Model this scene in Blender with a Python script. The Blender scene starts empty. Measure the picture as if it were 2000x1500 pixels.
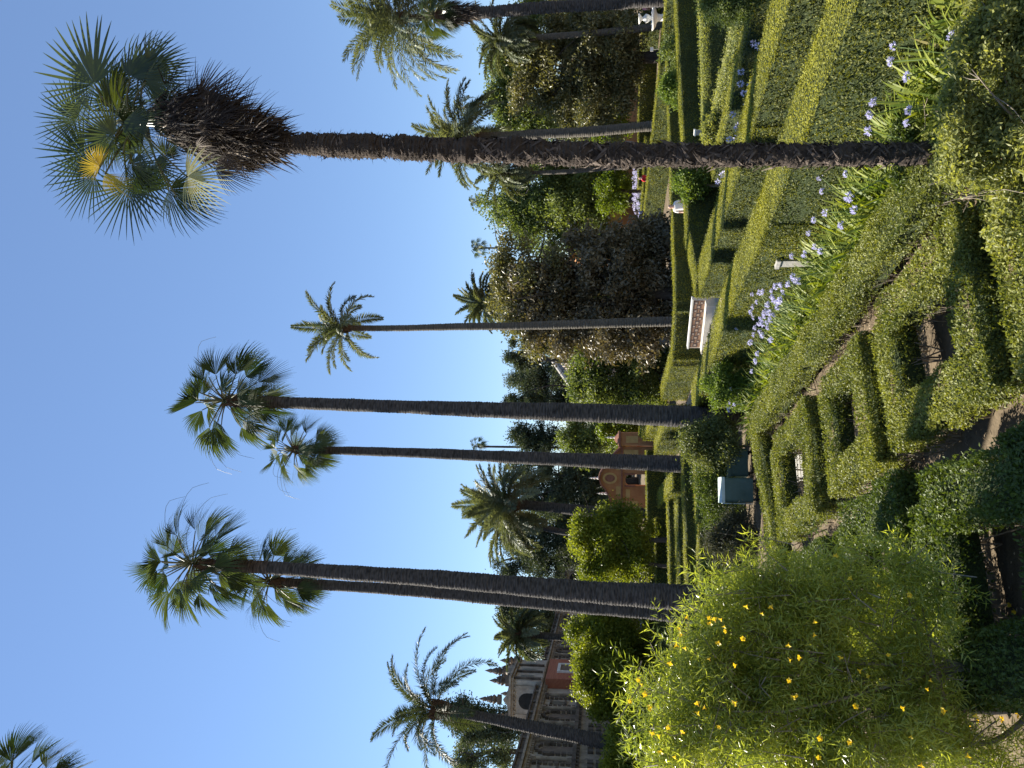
import bpy, math, numpy as np
from mathutils import Vector, Matrix, Euler

rng = np.random.default_rng(11)
scene = bpy.context.scene
COL = scene.collection
PI = math.pi
def R(x): return x * (PI / 180)

# ------------------------------------------------------------------ camera geometry
H = 4.5                                   # eye height of the photographer above the garden
PITCH = math.atan(165 / 1500)
CP, SP = math.cos(PITCH), math.sin(PITCH)
D1 = np.array([-.351, .936]); D2 = np.array([.936, .351])    # the two directions of the garden's grid


def ray(X, Y):
    r = (750 - Y) / 1500; u = (1000 - X) / 1500
    return np.array([r, CP - SP * u, SP + CP * u])


def D(X, Y, d):
    k = ray(X, Y); t = d / k[1]
    return np.array([0, 0, H]) + k * t


def G(X, Y, z=0.):
    k = ray(X, Y); t = (z - H) / k[2]
    return np.array([0, 0, H]) + k * t


def pxs(X, Y, d):                          # metres per photo pixel at that depth
    return d / ray(X, Y)[1] / 1500


def ground_x(d):
    lo, hi = 1100., 2600.
    for _ in range(40):
        m = (lo + hi) / 2
        k = ray(m, 750)
        if k[2] < 0 and H * k[1] / -k[2] < d: hi = m
        else: lo = m
    return lo


def AB(a, b, z=0.):
    p = D2 * a + D1 * b
    return np.array([p[0], p[1], z])


# ------------------------------------------------------------------ mesh builder
class MB:
    def __init__(s): s.v = []; s.q = []; s.t = []; s.n = 0; s.lq = []; s.lt = []; s.mq = []; s.mt = []

    def add(s, v, q=None, t=None, lv=None, mi=0):
        v = np.asarray(v, float).reshape(-1, 3)
        if q is not None and len(q):
            q = np.asarray(q, int).reshape(-1, 4); s.q.append(q + s.n)
            s.lq.append(np.broadcast_to(np.asarray(rng.random(len(q)) if lv is None else lv, float), (len(q),)))
            s.mq.append(np.full(len(q), mi))
        if t is not None and len(t):
            t = np.asarray(t, int).reshape(-1, 3); s.t.append(t + s.n)
            s.lt.append(np.broadcast_to(np.asarray(rng.random(len(t)) if lv is None else lv, float), (len(t),)))
            s.mt.append(np.full(len(t), mi))
        s.v.append(v); s.n += len(v)

    def mesh(s, name, mats, smooth=False):
        me = bpy.data.meshes.new(name)
        v = np.concatenate(s.v) if s.v else np.zeros((0, 3))
        q = np.concatenate(s.q) if s.q else np.zeros((0, 4), int)
        t = np.concatenate(s.t) if s.t else np.zeros((0, 3), int)
        loops = np.concatenate([q.ravel(), t.ravel()]).astype(np.int32)
        st = np.concatenate([np.arange(len(q)) * 4, len(q) * 4 + np.arange(len(t)) * 3]).astype(np.int32)
        me.vertices.add(len(v)); me.vertices.foreach_set('co', v.ravel().astype(np.float32))
        me.loops.add(len(loops)); me.loops.foreach_set('vertex_index', loops)
        me.polygons.add(len(st)); me.polygons.foreach_set('loop_start', st)
        lv = np.concatenate(s.lq + s.lt).astype(np.float32) if (s.lq or s.lt) else np.zeros(0, np.float32)
        at = me.attributes.new('lv', 'FLOAT', 'FACE'); at.data.foreach_set('value', lv)
        for m in (mats if isinstance(mats, (list, tuple)) else [mats]): me.materials.append(m)
        mi = np.concatenate(s.mq + s.mt).astype(np.int32) if (s.mq or s.mt) else np.zeros(0, np.int32)
        me.polygons.foreach_set('material_index', mi)
        me.polygons.foreach_set('use_smooth', np.full(len(st), bool(smooth)))
        me.update(calc_edges=True)
        return me

    def build(s, name, mats, parent=None, smooth=False):
        o = bpy.data.objects.new(name, s.mesh(name, mats, smooth)); COL.objects.link(o)
        if parent is not None:
            o.parent = parent
            bpy_inv(o, parent)
        return o


def bpy_inv(o, parent):                    # geometry is written in world space: undo the parent's place
    m = Matrix.Translation(parent.location) @ parent.rotation_euler.to_matrix().to_4x4()
    o.matrix_parent_inverse = m.inverted()


def tag(o, label=None, cat=None, group=None, kind=None):
    if label: o['label'] = label
    if cat: o['category'] = cat
    if group: o['group'] = group
    if kind: o['kind'] = kind
    return o


def thing(name, loc, label, cat, group=None, rz=0.):
    o = bpy.data.objects.new(name, None); COL.objects.link(o)
    o.location = Vector(loc); o.rotation_euler = (0, 0, rz); o.empty_display_size = .2
    return tag(o, label, cat, group)


# ------------------------------------------------------------------ materials
def newmat(name):
    m = bpy.data.materials.new(name); m.use_nodes = True
    nt = m.node_tree; nt.nodes.clear()
    out = nt.nodes.new('ShaderNodeOutputMaterial')
    return m, nt, out


def N(nt, t, **kw):
    n = nt.nodes.new('ShaderNode' + t)
    for k, v in kw.items(): setattr(n, k, v)
    return n


def mixc(nt, f, a, b, mode='MIX'):
    m = N(nt, 'Mix', data_type='RGBA', blend_type=mode)
    for s, v in ((0, f), (6, a), (7, b)):
        if hasattr(v, 'links'): nt.links.new(v, m.inputs[s])
        else: m.inputs[s].default_value = v if s == 0 else (*v, 1) if len(v) == 3 else v
    return m.outputs[2]


def leafmat(name, c1, c2, trans=.35, rough=.5, nscale=1.5, dry=None, spec=.35, tint=(1.25, 1.2, .45)):
    m, nt, out = newmat(name)
    at = N(nt, 'Attribute', attribute_name='lv')
    geo = N(nt, 'NewGeometry')
    nz = N(nt, 'TexNoise'); nz.inputs['Scale'].default_value = nscale; nz.inputs['Detail'].default_value = 2
    nt.links.new(geo.outputs['Position'], nz.inputs['Vector'])
    ad = N(nt, 'Math', operation='MULTIPLY_ADD'); nt.links.new(nz.outputs[0], ad.inputs[0])
    ad.inputs[1].default_value = 1.1; ad.inputs[2].default_value = -.55
    s = N(nt, 'Math', operation='ADD', use_clamp=True)
    nt.links.new(at.outputs['Fac'], s.inputs[0]); nt.links.new(ad.outputs[0], s.inputs[1])
    col = mixc(nt, s.outputs[0], c1, c2)
    if dry:                                # a few withered leaves
        gt = N(nt, 'Math', operation='GREATER_THAN'); gt.inputs[1].default_value = 1 - dry[1]
        nt.links.new(at.outputs['Fac'], gt.inputs[0])
        col = mixc(nt, gt.outputs[0], col, dry[0])
    p = N(nt, 'BsdfPrincipled'); p.inputs['Roughness'].default_value = rough
    p.inputs['Specular IOR Level'].default_value = spec
    nt.links.new(col, p.inputs['Base Color'])
    tr = N(nt, 'BsdfTranslucent')
    tc = mixc(nt, 1., col, (*tint, 1), 'MULTIPLY')
    nt.links.new(tc, tr.inputs['Color'])
    mx = N(nt, 'MixShader'); mx.inputs[0].default_value = trans
    nt.links.new(p.outputs[0], mx.inputs[1]); nt.links.new(tr.outputs[0], mx.inputs[2])
    nt.links.new(mx.outputs[0], out.inputs[0])
    return m


def mat(name, c1, c2=None, scale=3., rough=.85, bump=0., bscale=None, stretch=(1, 1, 1), c3=None, spec=.3, metal=0., local=False):
    m, nt, out = newmat(name)
    p = N(nt, 'BsdfPrincipled'); p.inputs['Roughness'].default_value = rough
    p.inputs['Specular IOR Level'].default_value = spec; p.inputs['Metallic'].default_value = metal
    tc = N(nt, 'TexCoord'); mp = N(nt, 'Mapping'); mp.inputs['Scale'].default_value = stretch
    nt.links.new(tc.outputs['Object'], mp.inputs['Vector'])
    nz = N(nt, 'TexNoise'); nz.inputs['Scale'].default_value = scale; nz.inputs['Detail'].default_value = 6
    nz.inputs['Roughness'].default_value = .65
    nt.links.new(mp.outputs[0], nz.inputs['Vector'])
    rp = N(nt, 'ValToRGB'); rp.color_ramp.elements[0].position = .32; rp.color_ramp.elements[1].position = .68
    rp.color_ramp.elements[0].color = (*c1, 1); rp.color_ramp.elements[1].color = (*(c2 or c1), 1)
    if c3:
        e = rp.color_ramp.elements.new(.5); e.color = (*c3, 1)
    nt.links.new(nz.outputs[0], rp.inputs[0]); nt.links.new(rp.outputs[0], p.inputs['Base Color'])
    if bump:
        n2 = N(nt, 'TexNoise'); n2.inputs['Scale'].default_value = bscale or scale * 4; n2.inputs['Detail'].default_value = 5
        nt.links.new(mp.outputs[0], n2.inputs['Vector'])
        b = N(nt, 'Bump'); b.inputs['Strength'].default_value = bump; b.inputs['Distance'].default_value = .03
        nt.links.new(n2.outputs[0], b.inputs['Height']); nt.links.new(b.outputs[0], p.inputs['Normal'])
    nt.links.new(p.outputs[0], out.inputs[0])
    return m


def lvmat(name, c1, c2, rough=.9, scale=6., amp=.5, bump=.6, stretch=(1, 1, .25)):   # colour follows the face value, noise on top
    m, nt, out = newmat(name)
    at = N(nt, 'Attribute', attribute_name='lv')
    p = N(nt, 'BsdfPrincipled'); p.inputs['Roughness'].default_value = rough; p.inputs['Specular IOR Level'].default_value = .2
    col = mixc(nt, at.outputs['Fac'], c1, c2)
    tc = N(nt, 'TexCoord'); mp = N(nt, 'Mapping'); mp.inputs['Scale'].default_value = stretch
    nt.links.new(tc.outputs['Object'], mp.inputs['Vector'])
    nz = N(nt, 'TexNoise'); nz.inputs['Scale'].default_value = scale; nz.inputs['Detail'].default_value = 6
    nt.links.new(mp.outputs[0], nz.inputs['Vector'])
    rp = N(nt, 'ValToRGB'); a = 1 - amp; rp.color_ramp.elements[0].color = (a, a, a, 1); rp.color_ramp.elements[1].color = (1 + amp * .6,) * 3 + (1,)
    rp.color_ramp.elements[0].position = .3; rp.color_ramp.elements[1].position = .7
    nt.links.new(nz.outputs[0], rp.inputs[0])
    c = mixc(nt, 1., col, rp.outputs[0], 'MULTIPLY')
    nt.links.new(c, p.inputs['Base Color'])
    b = N(nt, 'Bump'); b.inputs['Strength'].default_value = bump; b.inputs['Distance'].default_value = .02
    n2 = N(nt, 'TexNoise'); n2.inputs['Scale'].default_value = scale * 3; nt.links.new(mp.outputs[0], n2.inputs['Vector'])
    nt.links.new(n2.outputs[0], b.inputs['Height']); nt.links.new(b.outputs[0], p.inputs['Normal'])
    nt.links.new(p.outputs[0], out.inputs[0])
    return m


M = {}
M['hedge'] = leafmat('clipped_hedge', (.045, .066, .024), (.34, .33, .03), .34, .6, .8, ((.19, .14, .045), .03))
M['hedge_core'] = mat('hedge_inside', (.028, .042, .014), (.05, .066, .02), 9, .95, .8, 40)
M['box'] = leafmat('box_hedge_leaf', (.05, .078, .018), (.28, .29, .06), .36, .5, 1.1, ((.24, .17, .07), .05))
M['box_shaded'] = leafmat('box_hedge_shaded_leaf', (.04, .07, .014), (.13, .17, .03), .36, .5, 1.8)  # darker copy of the box leaf, shade put into the colour
M['twig'] = mat('grey_twig', (.16, .125, .09), (.3, .26, .2), 14, .9, .4)
M['bark'] = mat('dark_bark', (.035, .028, .022), (.10, .085, .07), 6, .95, .8, 20, (1, 1, .3))
M['magnolia'] = leafmat('magnolia_leaf', (.045, .046, .024), (.24, .19, .115), .2, .42, .5, ((.2, .12, .05), .06), .5)
M['olive'] = leafmat('olive_brown_leaf', (.07, .08, .03), (.235, .215, .1), .32, .42, .5, ((.2, .13, .06), .06), .5)
M['green'] = leafmat('green_leaf', (.062, .1, .03), (.22, .26, .08), .4, .5, .5)
M['green_hazy'] = leafmat('soft_green_leaf', (.075, .1, .05), (.17, .2, .09), .33, .6, .5)
M['bright'] = leafmat('yellow_green_leaf', (.075, .13, .012), (.19, .23, .022), .45, .45, .6)
M['orange_tree'] = leafmat('citrus_leaf', (.075, .115, .014), (.28, .31, .035), .45, .45, .6, ((.16, .14, .04), .03))
M['dark'] = leafmat('dark_conifer_leaf', (.026, .04, .024), (.085, .11, .055), .2, .7, .35)
M['conifer'] = leafmat('conifer_leaf', (.034, .053, .03), (.12, .145, .08), .24, .7, .4)
M['weep'] = leafmat('weeping_leaf', (.075, .1, .03), (.2, .22, .08), .38, .5, 2.)
M['greybrown'] = leafmat('dusty_leaf', (.035, .045, .022), (.09, .088, .055), .25, .7, 2., ((.14, .06, .045), .14))
M['shrub'] = leafmat('fresh_leaf', (.07, .13, .02), (.22, .28, .06), .42, .45, 2.)
M['silver'] = leafmat('pale_bush_leaf', (.14, .165, .05), (.38, .39, .14), .5, .45, 2.2, ((.25, .22, .08), .05))
M['thevetia'] = leafmat('narrow_glossy_leaf', (.15, .21, .03), (.46, .5, .1), .5, .3, 1.1, None, .6)
M['yellow'] = leafmat('yellow_petal', (.72, .5, .02), (.85, .66, .05), .4, .5, 3., tint=(1.1, 1., .5))
M['lavender'] = leafmat('lavender_petal', (.55, .53, .74), (.78, .76, .9), .35, .6, 5., tint=(1, 1, 1.1))
M['strap'] = leafmat('strap_leaf', (.065, .12, .014), (.29, .32, .05), .4, .5, 3., ((.3, .26, .1), .04), .25)
M['stalk'] = mat('green_stalk', (.1, .16, .05), (.16, .22, .07), 10, .6)
M['fan_w'] = leafmat('fan_palm_leaf', (.03, .056, .024), (.09, .12, .05), .26, .6, .8, ((.16, .13, .05), .02), .25)
M['fan_t'] = leafmat('windmill_palm_leaf', (.018, .034, .015), (.075, .1, .03), .32, .32, 2., None, .5)
M['fan_yellow'] = leafmat('yellowed_palm_leaf', (.26, .22, .03), (.44, .31, .05), .35, .45, 6.)
M['fan_pale'] = leafmat('pale_dying_palm_leaf', (.42, .42, .2), (.5, .38, .12), .35, .45, 6.)
M['dead'] = leafmat('dead_palm_leaf', (.016, .012, .010), (.085, .062, .048), .08, .8, 4., ((.34, .28, .22), .07))
M['feather'] = leafmat('date_palm_leaf', (.07, .095, .058), (.22, .24, .145), .3, .5, .8, ((.22, .19, .09), .03), .45)
M['feather_dark'] = leafmat('date_palm_dark_leaf', (.028, .045, .024), (.085, .105, .05), .24, .55, .8, None, .4)
M['petiole'] = mat('palm_petiole', (.09, .10, .045), (.17, .16, .08), 5, .6)
M['rachis'] = mat('palm_rachis', (.16, .16, .08), (.26, .24, .12), 5, .6)
M['palm_grey'] = lvmat('grey_palm_trunk', (.068, .064, .062), (.115, .078, .058), .92, 4, .7, 1., (1.2, 1.2, 5))
M['palm_pale'] = lvmat('pale_date_palm_trunk', (.11, .102, .088), (.13, .085, .055), .92, 5, .55, .9, (.8, .8, 6))
M['palm_brown'] = mat('fibrous_trunk', (.022, .017, .014), (.075, .057, .044), 9, .98, 1., 30, (1, 1, .35))
M['boot'] = lvmat('old_leaf_base', (.026, .02, .017), (.17, .135, .11), .95, 10, .5, .6)
M['rust'] = mat('rusty_leaf_base', (.05, .03, .022), (.14, .085, .05), 8, .9, .8, 22)
M['ground'] = mat('bare_earth', (.075, .056, .036), (.17, .13, .085), 1.6, .97, .8, 14, c3=(.125, .095, .06))
M['sand'] = mat('pale_gravel', (.34, .28, .21), (.52, .45, .36), 2.2, .97, .5, 30)
M['litter'] = leafmat('fallen_leaf', (.2, .13, .07), (.45, .36, .25), .1, .8, 3.)
M['white'] = mat('white_marble', (.66, .64, .58), (.8, .78, .73), 3, .55, .15)
M['cream'] = mat('cream_plaster', (.55, .5, .42), (.7, .65, .56), 4, .8, .2)
M['stone'] = mat('weathered_stone', (.17, .13, .095), (.42, .345, .26), 1.6, .95, .8, 8, c3=(.29, .24, .18))
M['stone_dark'] = mat('blackened_stone', (.05, .038, .03), (.2, .16, .12), 1.8, .95, .9, 8)
M['stone_pale'] = mat('pale_plaster', (.26, .22, .175), (.52, .46, .37), .9, .9, .4, 7)
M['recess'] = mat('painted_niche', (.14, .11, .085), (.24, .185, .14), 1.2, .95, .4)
M['terracotta'] = mat('terracotta_plaster', (.38, .16, .065), (.5, .25, .11), 1.4, .9, .3)
M['terra_dark'] = mat('red_tile', (.22, .09, .055), (.34, .16, .1), 5, .85, .4)
M['ochre'] = mat('ochre_plaster', (.46, .29, .1), (.58, .39, .16), 1.6, .9, .2)
M['opening'] = mat('shaded_void', (.012, .012, .011), (.03, .028, .024), 2, .9)  # near-black, paints the shade inside arches; also plain dark of wheels and eyes
M['glass'] = mat('dark_window', (.08, .07, .055), (.16, .13, .1), 2, .3, spec=.5)
M['tarp'] = mat('dark_green_tarpaulin', (.06, .105, .092), (.09, .145, .125), 3, .5, .5, 6)
M['tarp_lit'] = mat('sunlit_tarpaulin', (.42, .5, .46), (.55, .62, .58), 3, .55, .3, 8)  # tarpaulin colour lightened to paint sunlight on the cart's top and side
M['slate'] = mat('grey_pillar_stone', (.26, .25, .23), (.4, .38, .35), 4, .8, .3)
M['rooftile'] = None


def brick_mat(name, c1, c2, mortar, scale, bw=.5, rh=.25, ms=.02):
    m, nt, out = newmat(name)
    p = N(nt, 'BsdfPrincipled'); p.inputs['Roughness'].default_value = .9
    tc = N(nt, 'TexCoord'); mp = N(nt, 'Mapping'); mp.inputs['Rotation'].default_value = (R(90), 0, 0)
    nt.links.new(tc.outputs['Object'], mp.inputs['Vector'])
    b = N(nt, 'TexBrick'); b.inputs['Scale'].default_value = scale; b.inputs['Color1'].default_value = (*c1, 1)
    b.inputs['Color2'].default_value = (*c2, 1); b.inputs['Mortar'].default_value = (*mortar, 1)
    b.inputs['Mortar Size'].default_value = ms; b.inputs['Brick Width'].default_value = bw; b.inputs['Row Height'].default_value = rh
    nt.links.new(mp.outputs[0], b.inputs['Vector']); nt.links.new(b.outputs[0], p.inputs['Base Color'])
    nt.links.new(p.outputs[0], out.inputs[0])
    return m


def wave_mat(name, c1, c2, scale, axis='X', rough=.85):
    m, nt, out = newmat(name)
    p = N(nt, 'BsdfPrincipled'); p.inputs['Roughness'].default_value = rough
    tc = N(nt, 'TexCoord'); w = N(nt, 'TexWave', bands_direction=axis); w.inputs['Scale'].default_value = scale
    w.inputs['Distortion'].default_value = .6; w.inputs['Detail'].default_value = 2
    nt.links.new(tc.outputs['Object'], w.inputs['Vector'])
    c = mixc(nt, w.outputs['Fac'], c1, c2)
    nt.links.new(c, p.inputs['Base Color'])
    b = N(nt, 'Bump'); b.inputs['Strength'].default_value = .8; b.inputs['Distance'].default_value = .08
    nt.links.new(w.outputs['Fac'], b.inputs['Height']); nt.links.new(b.outputs[0], p.inputs['Normal'])
    nt.links.new(p.outputs[0], out.inputs[0])
    return m


M['brick'] = brick_mat('red_brick', (.34, .1, .05), (.42, .15, .075), (.3, .16, .1), 3., ms=.012)
M['rooftile'] = wave_mat('clay_pantile', (.25, .2, .15), (.36, .3, .24), 1.1)
M['skin'] = mat('skin', (.5, .31, .23), (.56, .36, .27), 3, .6)
M['hair'] = mat('brown_hair', (.09, .045, .025), (.16, .08, .045), 30, .6)
M['hair_dark'] = mat('dark_hair', (.03, .02, .015), (.05, .03, .02), 30, .6)
M['cloth_white'] = mat('white_cotton', (.72, .68, .66), (.82, .78, .76), 8, .9)
M['cloth_red'] = mat('red_cotton', (.55, .02, .03), (.66, .035, .045), 8, .9)
M['cloth_blue'] = mat('blue_cotton', (.10, .14, .3), (.16, .2, .4), 8, .9)
M['cloth_pink'] = mat('pink_cotton', (.65, .3, .36), (.75, .38, .44), 8, .9)
M['cloth_dark'] = mat('dark_cotton', (.03, .035, .05), (.06, .065, .08), 8, .9)


# ------------------------------------------------------------------ shape helpers
def unit(v):
    v = np.asarray(v, float)
    return v / np.maximum(np.linalg.norm(v, axis=-1, keepdims=True), 1e-9)


def rdir(n):
    return unit(rng.normal(size=(n, 3)))


def leaves(mb, C, Dr, L, W, Nm=None, curl=.15, lv=None, mi=0, mid=.45):
    C = np.asarray(C, float); n = len(C)
    if n == 0: return
    Dr = unit(Dr); L = np.broadcast_to(np.asarray(L, float), (n,))[:, None]; W = np.broadcast_to(np.asarray(W, float), (n,))[:, None]
    if Nm is None: Nm = rdir(n)
    S = unit(np.cross(Dr, Nm)); Nn = unit(np.cross(S, Dr))
    v = np.empty((n, 4, 3))
    v[:, 0] = C; v[:, 1] = C + Dr * L * mid + S * W / 2; v[:, 2] = C + Dr * L - Nn * L * curl; v[:, 3] = C + Dr * L * mid - S * W / 2
    mb.add(v.reshape(-1, 3), np.arange(4 * n).reshape(n, 4), lv=lv, mi=mi)


def box(mb, lo, hi, M4=None, mi=0, taper=None):
    x0, y0, z0 = lo; x1, y1, z1 = hi
    v = np.array([[x0, y0, z0], [x1, y0, z0], [x1, y1, z0], [x0, y1, z0], [x0, y0, z1], [x1, y0, z1], [x1, y1, z1], [x0, y1, z1]], float)
    if taper is not None:
        c = np.array([(x0 + x1) / 2, (y0 + y1) / 2]); v[4:, :2] = c + (v[4:, :2] - c) * taper
    if M4 is not None: v = v @ np.asarray(M4)[:3, :3].T + np.asarray(M4)[:3, 3]
    mb.add(v, [[0, 3, 2, 1], [4, 5, 6, 7], [0, 1, 5, 4], [1, 2, 6, 5], [2, 3, 7, 6], [3, 0, 4, 7]], mi=mi)


def frame_along(P):
    P = np.asarray(P, float); T = unit(np.gradient(P, axis=0))
    a = np.array([0, 0, 1.]) if abs(T[0][2]) < .9 else np.array([1., 0, 0])
    U = np.empty_like(P); u = unit(np.cross(a, T[0]))
    for i in range(len(P)):
        u = unit(u - T[i] * (u @ T[i])); U[i] = u
    return T, U, np.cross(T, U)


def tube(mb, P, r, ns=8, lv=None, mi=0, jitter=0., cap=True):
    P = np.asarray(P, float); n = len(P); r = np.broadcast_to(np.asarray(r, float), (n,))
    T, U, V = frame_along(P)
    th = np.arange(ns) * 2 * PI / ns
    rr = r[:, None] * (1 + jitter * rng.normal(size=(n, ns)))
    v = P[:, None] + rr[..., None] * (np.cos(th)[None, :, None] * U[:, None] + np.sin(th)[None, :, None] * V[:, None])
    i = np.arange(n - 1)[:, None] * ns; j = np.arange(ns)[None]; k = (j + 1) % ns
    q = np.stack([i + j, i + k, i + ns + k, i + ns + j], -1).reshape(-1, 4)
    l = None if lv is None else (np.repeat(np.asarray(lv)[:-1], ns) if np.ndim(lv) else lv)
    vv = v.reshape(-1, 3)
    if cap:
        vv = np.vstack([vv, P[0], P[-1]]); a = n * ns
        t = np.vstack([np.stack([np.full(ns, a), k[0], j[0]], -1), np.stack([np.full(ns, a + 1), (n - 1) * ns + j[0], (n - 1) * ns + k[0]], -1)])
        mb.add(vv, q, lv=l, mi=mi)
        mb.t.append(t + mb.n - len(vv)); mb.lt.append(np.full(len(t), .5)); mb.mt.append(np.full(len(t), mi))
    else:
        mb.add(vv, q, lv=l, mi=mi)


def spline(P, n):
    P = np.asarray(P, float); m = len(P)
    if m < 3:
        return P[0] + (P[-1] - P[0]) * np.linspace(0, 1, n)[:, None]
    Q = np.vstack([2 * P[0] - P[1], P, 2 * P[-1] - P[-2]])
    d = np.concatenate([[0], np.cumsum(np.linalg.norm(np.diff(P[:, :3], axis=0), axis=1))])
    s = np.linspace(0, d[-1], n); k = np.clip(np.searchsorted(d, s, 'right') - 1, 0, m - 2)
    t = ((s - d[k]) / (d[k + 1] - d[k]))[:, None]
    a, b, c, e = Q[k], Q[k + 1], Q[k + 2], Q[k + 3]
    return .5 * (2 * b + (c - a) * t + (2 * a - 5 * b + 4 * c - e) * t * t + (3 * b - a - 3 * c + e) * t ** 3)


def lathe(mb, prof, ns=20, off=(0, 0, 0), mi=0):
    pr = np.asarray(prof, float); n = len(pr); th = np.arange(ns) * 2 * PI / ns
    v = np.stack([pr[:, 0:1] * np.cos(th), pr[:, 0:1] * np.sin(th), np.repeat(pr[:, 1:2], ns, 1)], -1) + np.asarray(off)
    i = np.arange(n - 1)[:, None] * ns; j = np.arange(ns)[None]; k = (j + 1) % ns
    mb.add(v.reshape(-1, 3), np.stack([i + j, i + k, i + ns + k, i + ns + j], -1).reshape(-1, 4), mi=mi)


def prism(mb, poly, y0, y1, M4=None, mi=0):          # polygon in x-z, extruded along y (ear-free: bmesh triangulates)
    import bmesh
    bm = bmesh.new()
    f = bm.faces.new([bm.verts.new((x, y0, z)) for x, z in poly])
    ex = bmesh.ops.extrude_face_region(bm, geom=[f])
    bmesh.ops.translate(bm, verts=[e for e in ex['geom'] if isinstance(e, bmesh.types.BMVert)], vec=(0, y1 - y0, 0))
    bmesh.ops.triangulate(bm, faces=bm.faces[:]); bmesh.ops.recalc_face_normals(bm, faces=bm.faces[:])
    bm.verts.index_update()
    v = np.array([w.co[:] for w in bm.verts]); t = np.array([[w.index for w in fc.verts] for fc in bm.faces]); bm.free()
    if M4 is not None: v = v @ np.asarray(M4)[:3, :3].T + np.asarray(M4)[:3, 3]
    mb.add(v, t=t, mi=mi)


def wob(x, y, s=1.):
    return np.sin(x * 2.1 * s + 1.3) * .5 + np.sin(y * 2.7 * s + x * .8 * s) * .5 + .35 * np.sin(x * 5.3 * s - y * 4.1 * s)


# ------------------------------------------------------------------ hedges
HN = [0]


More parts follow.
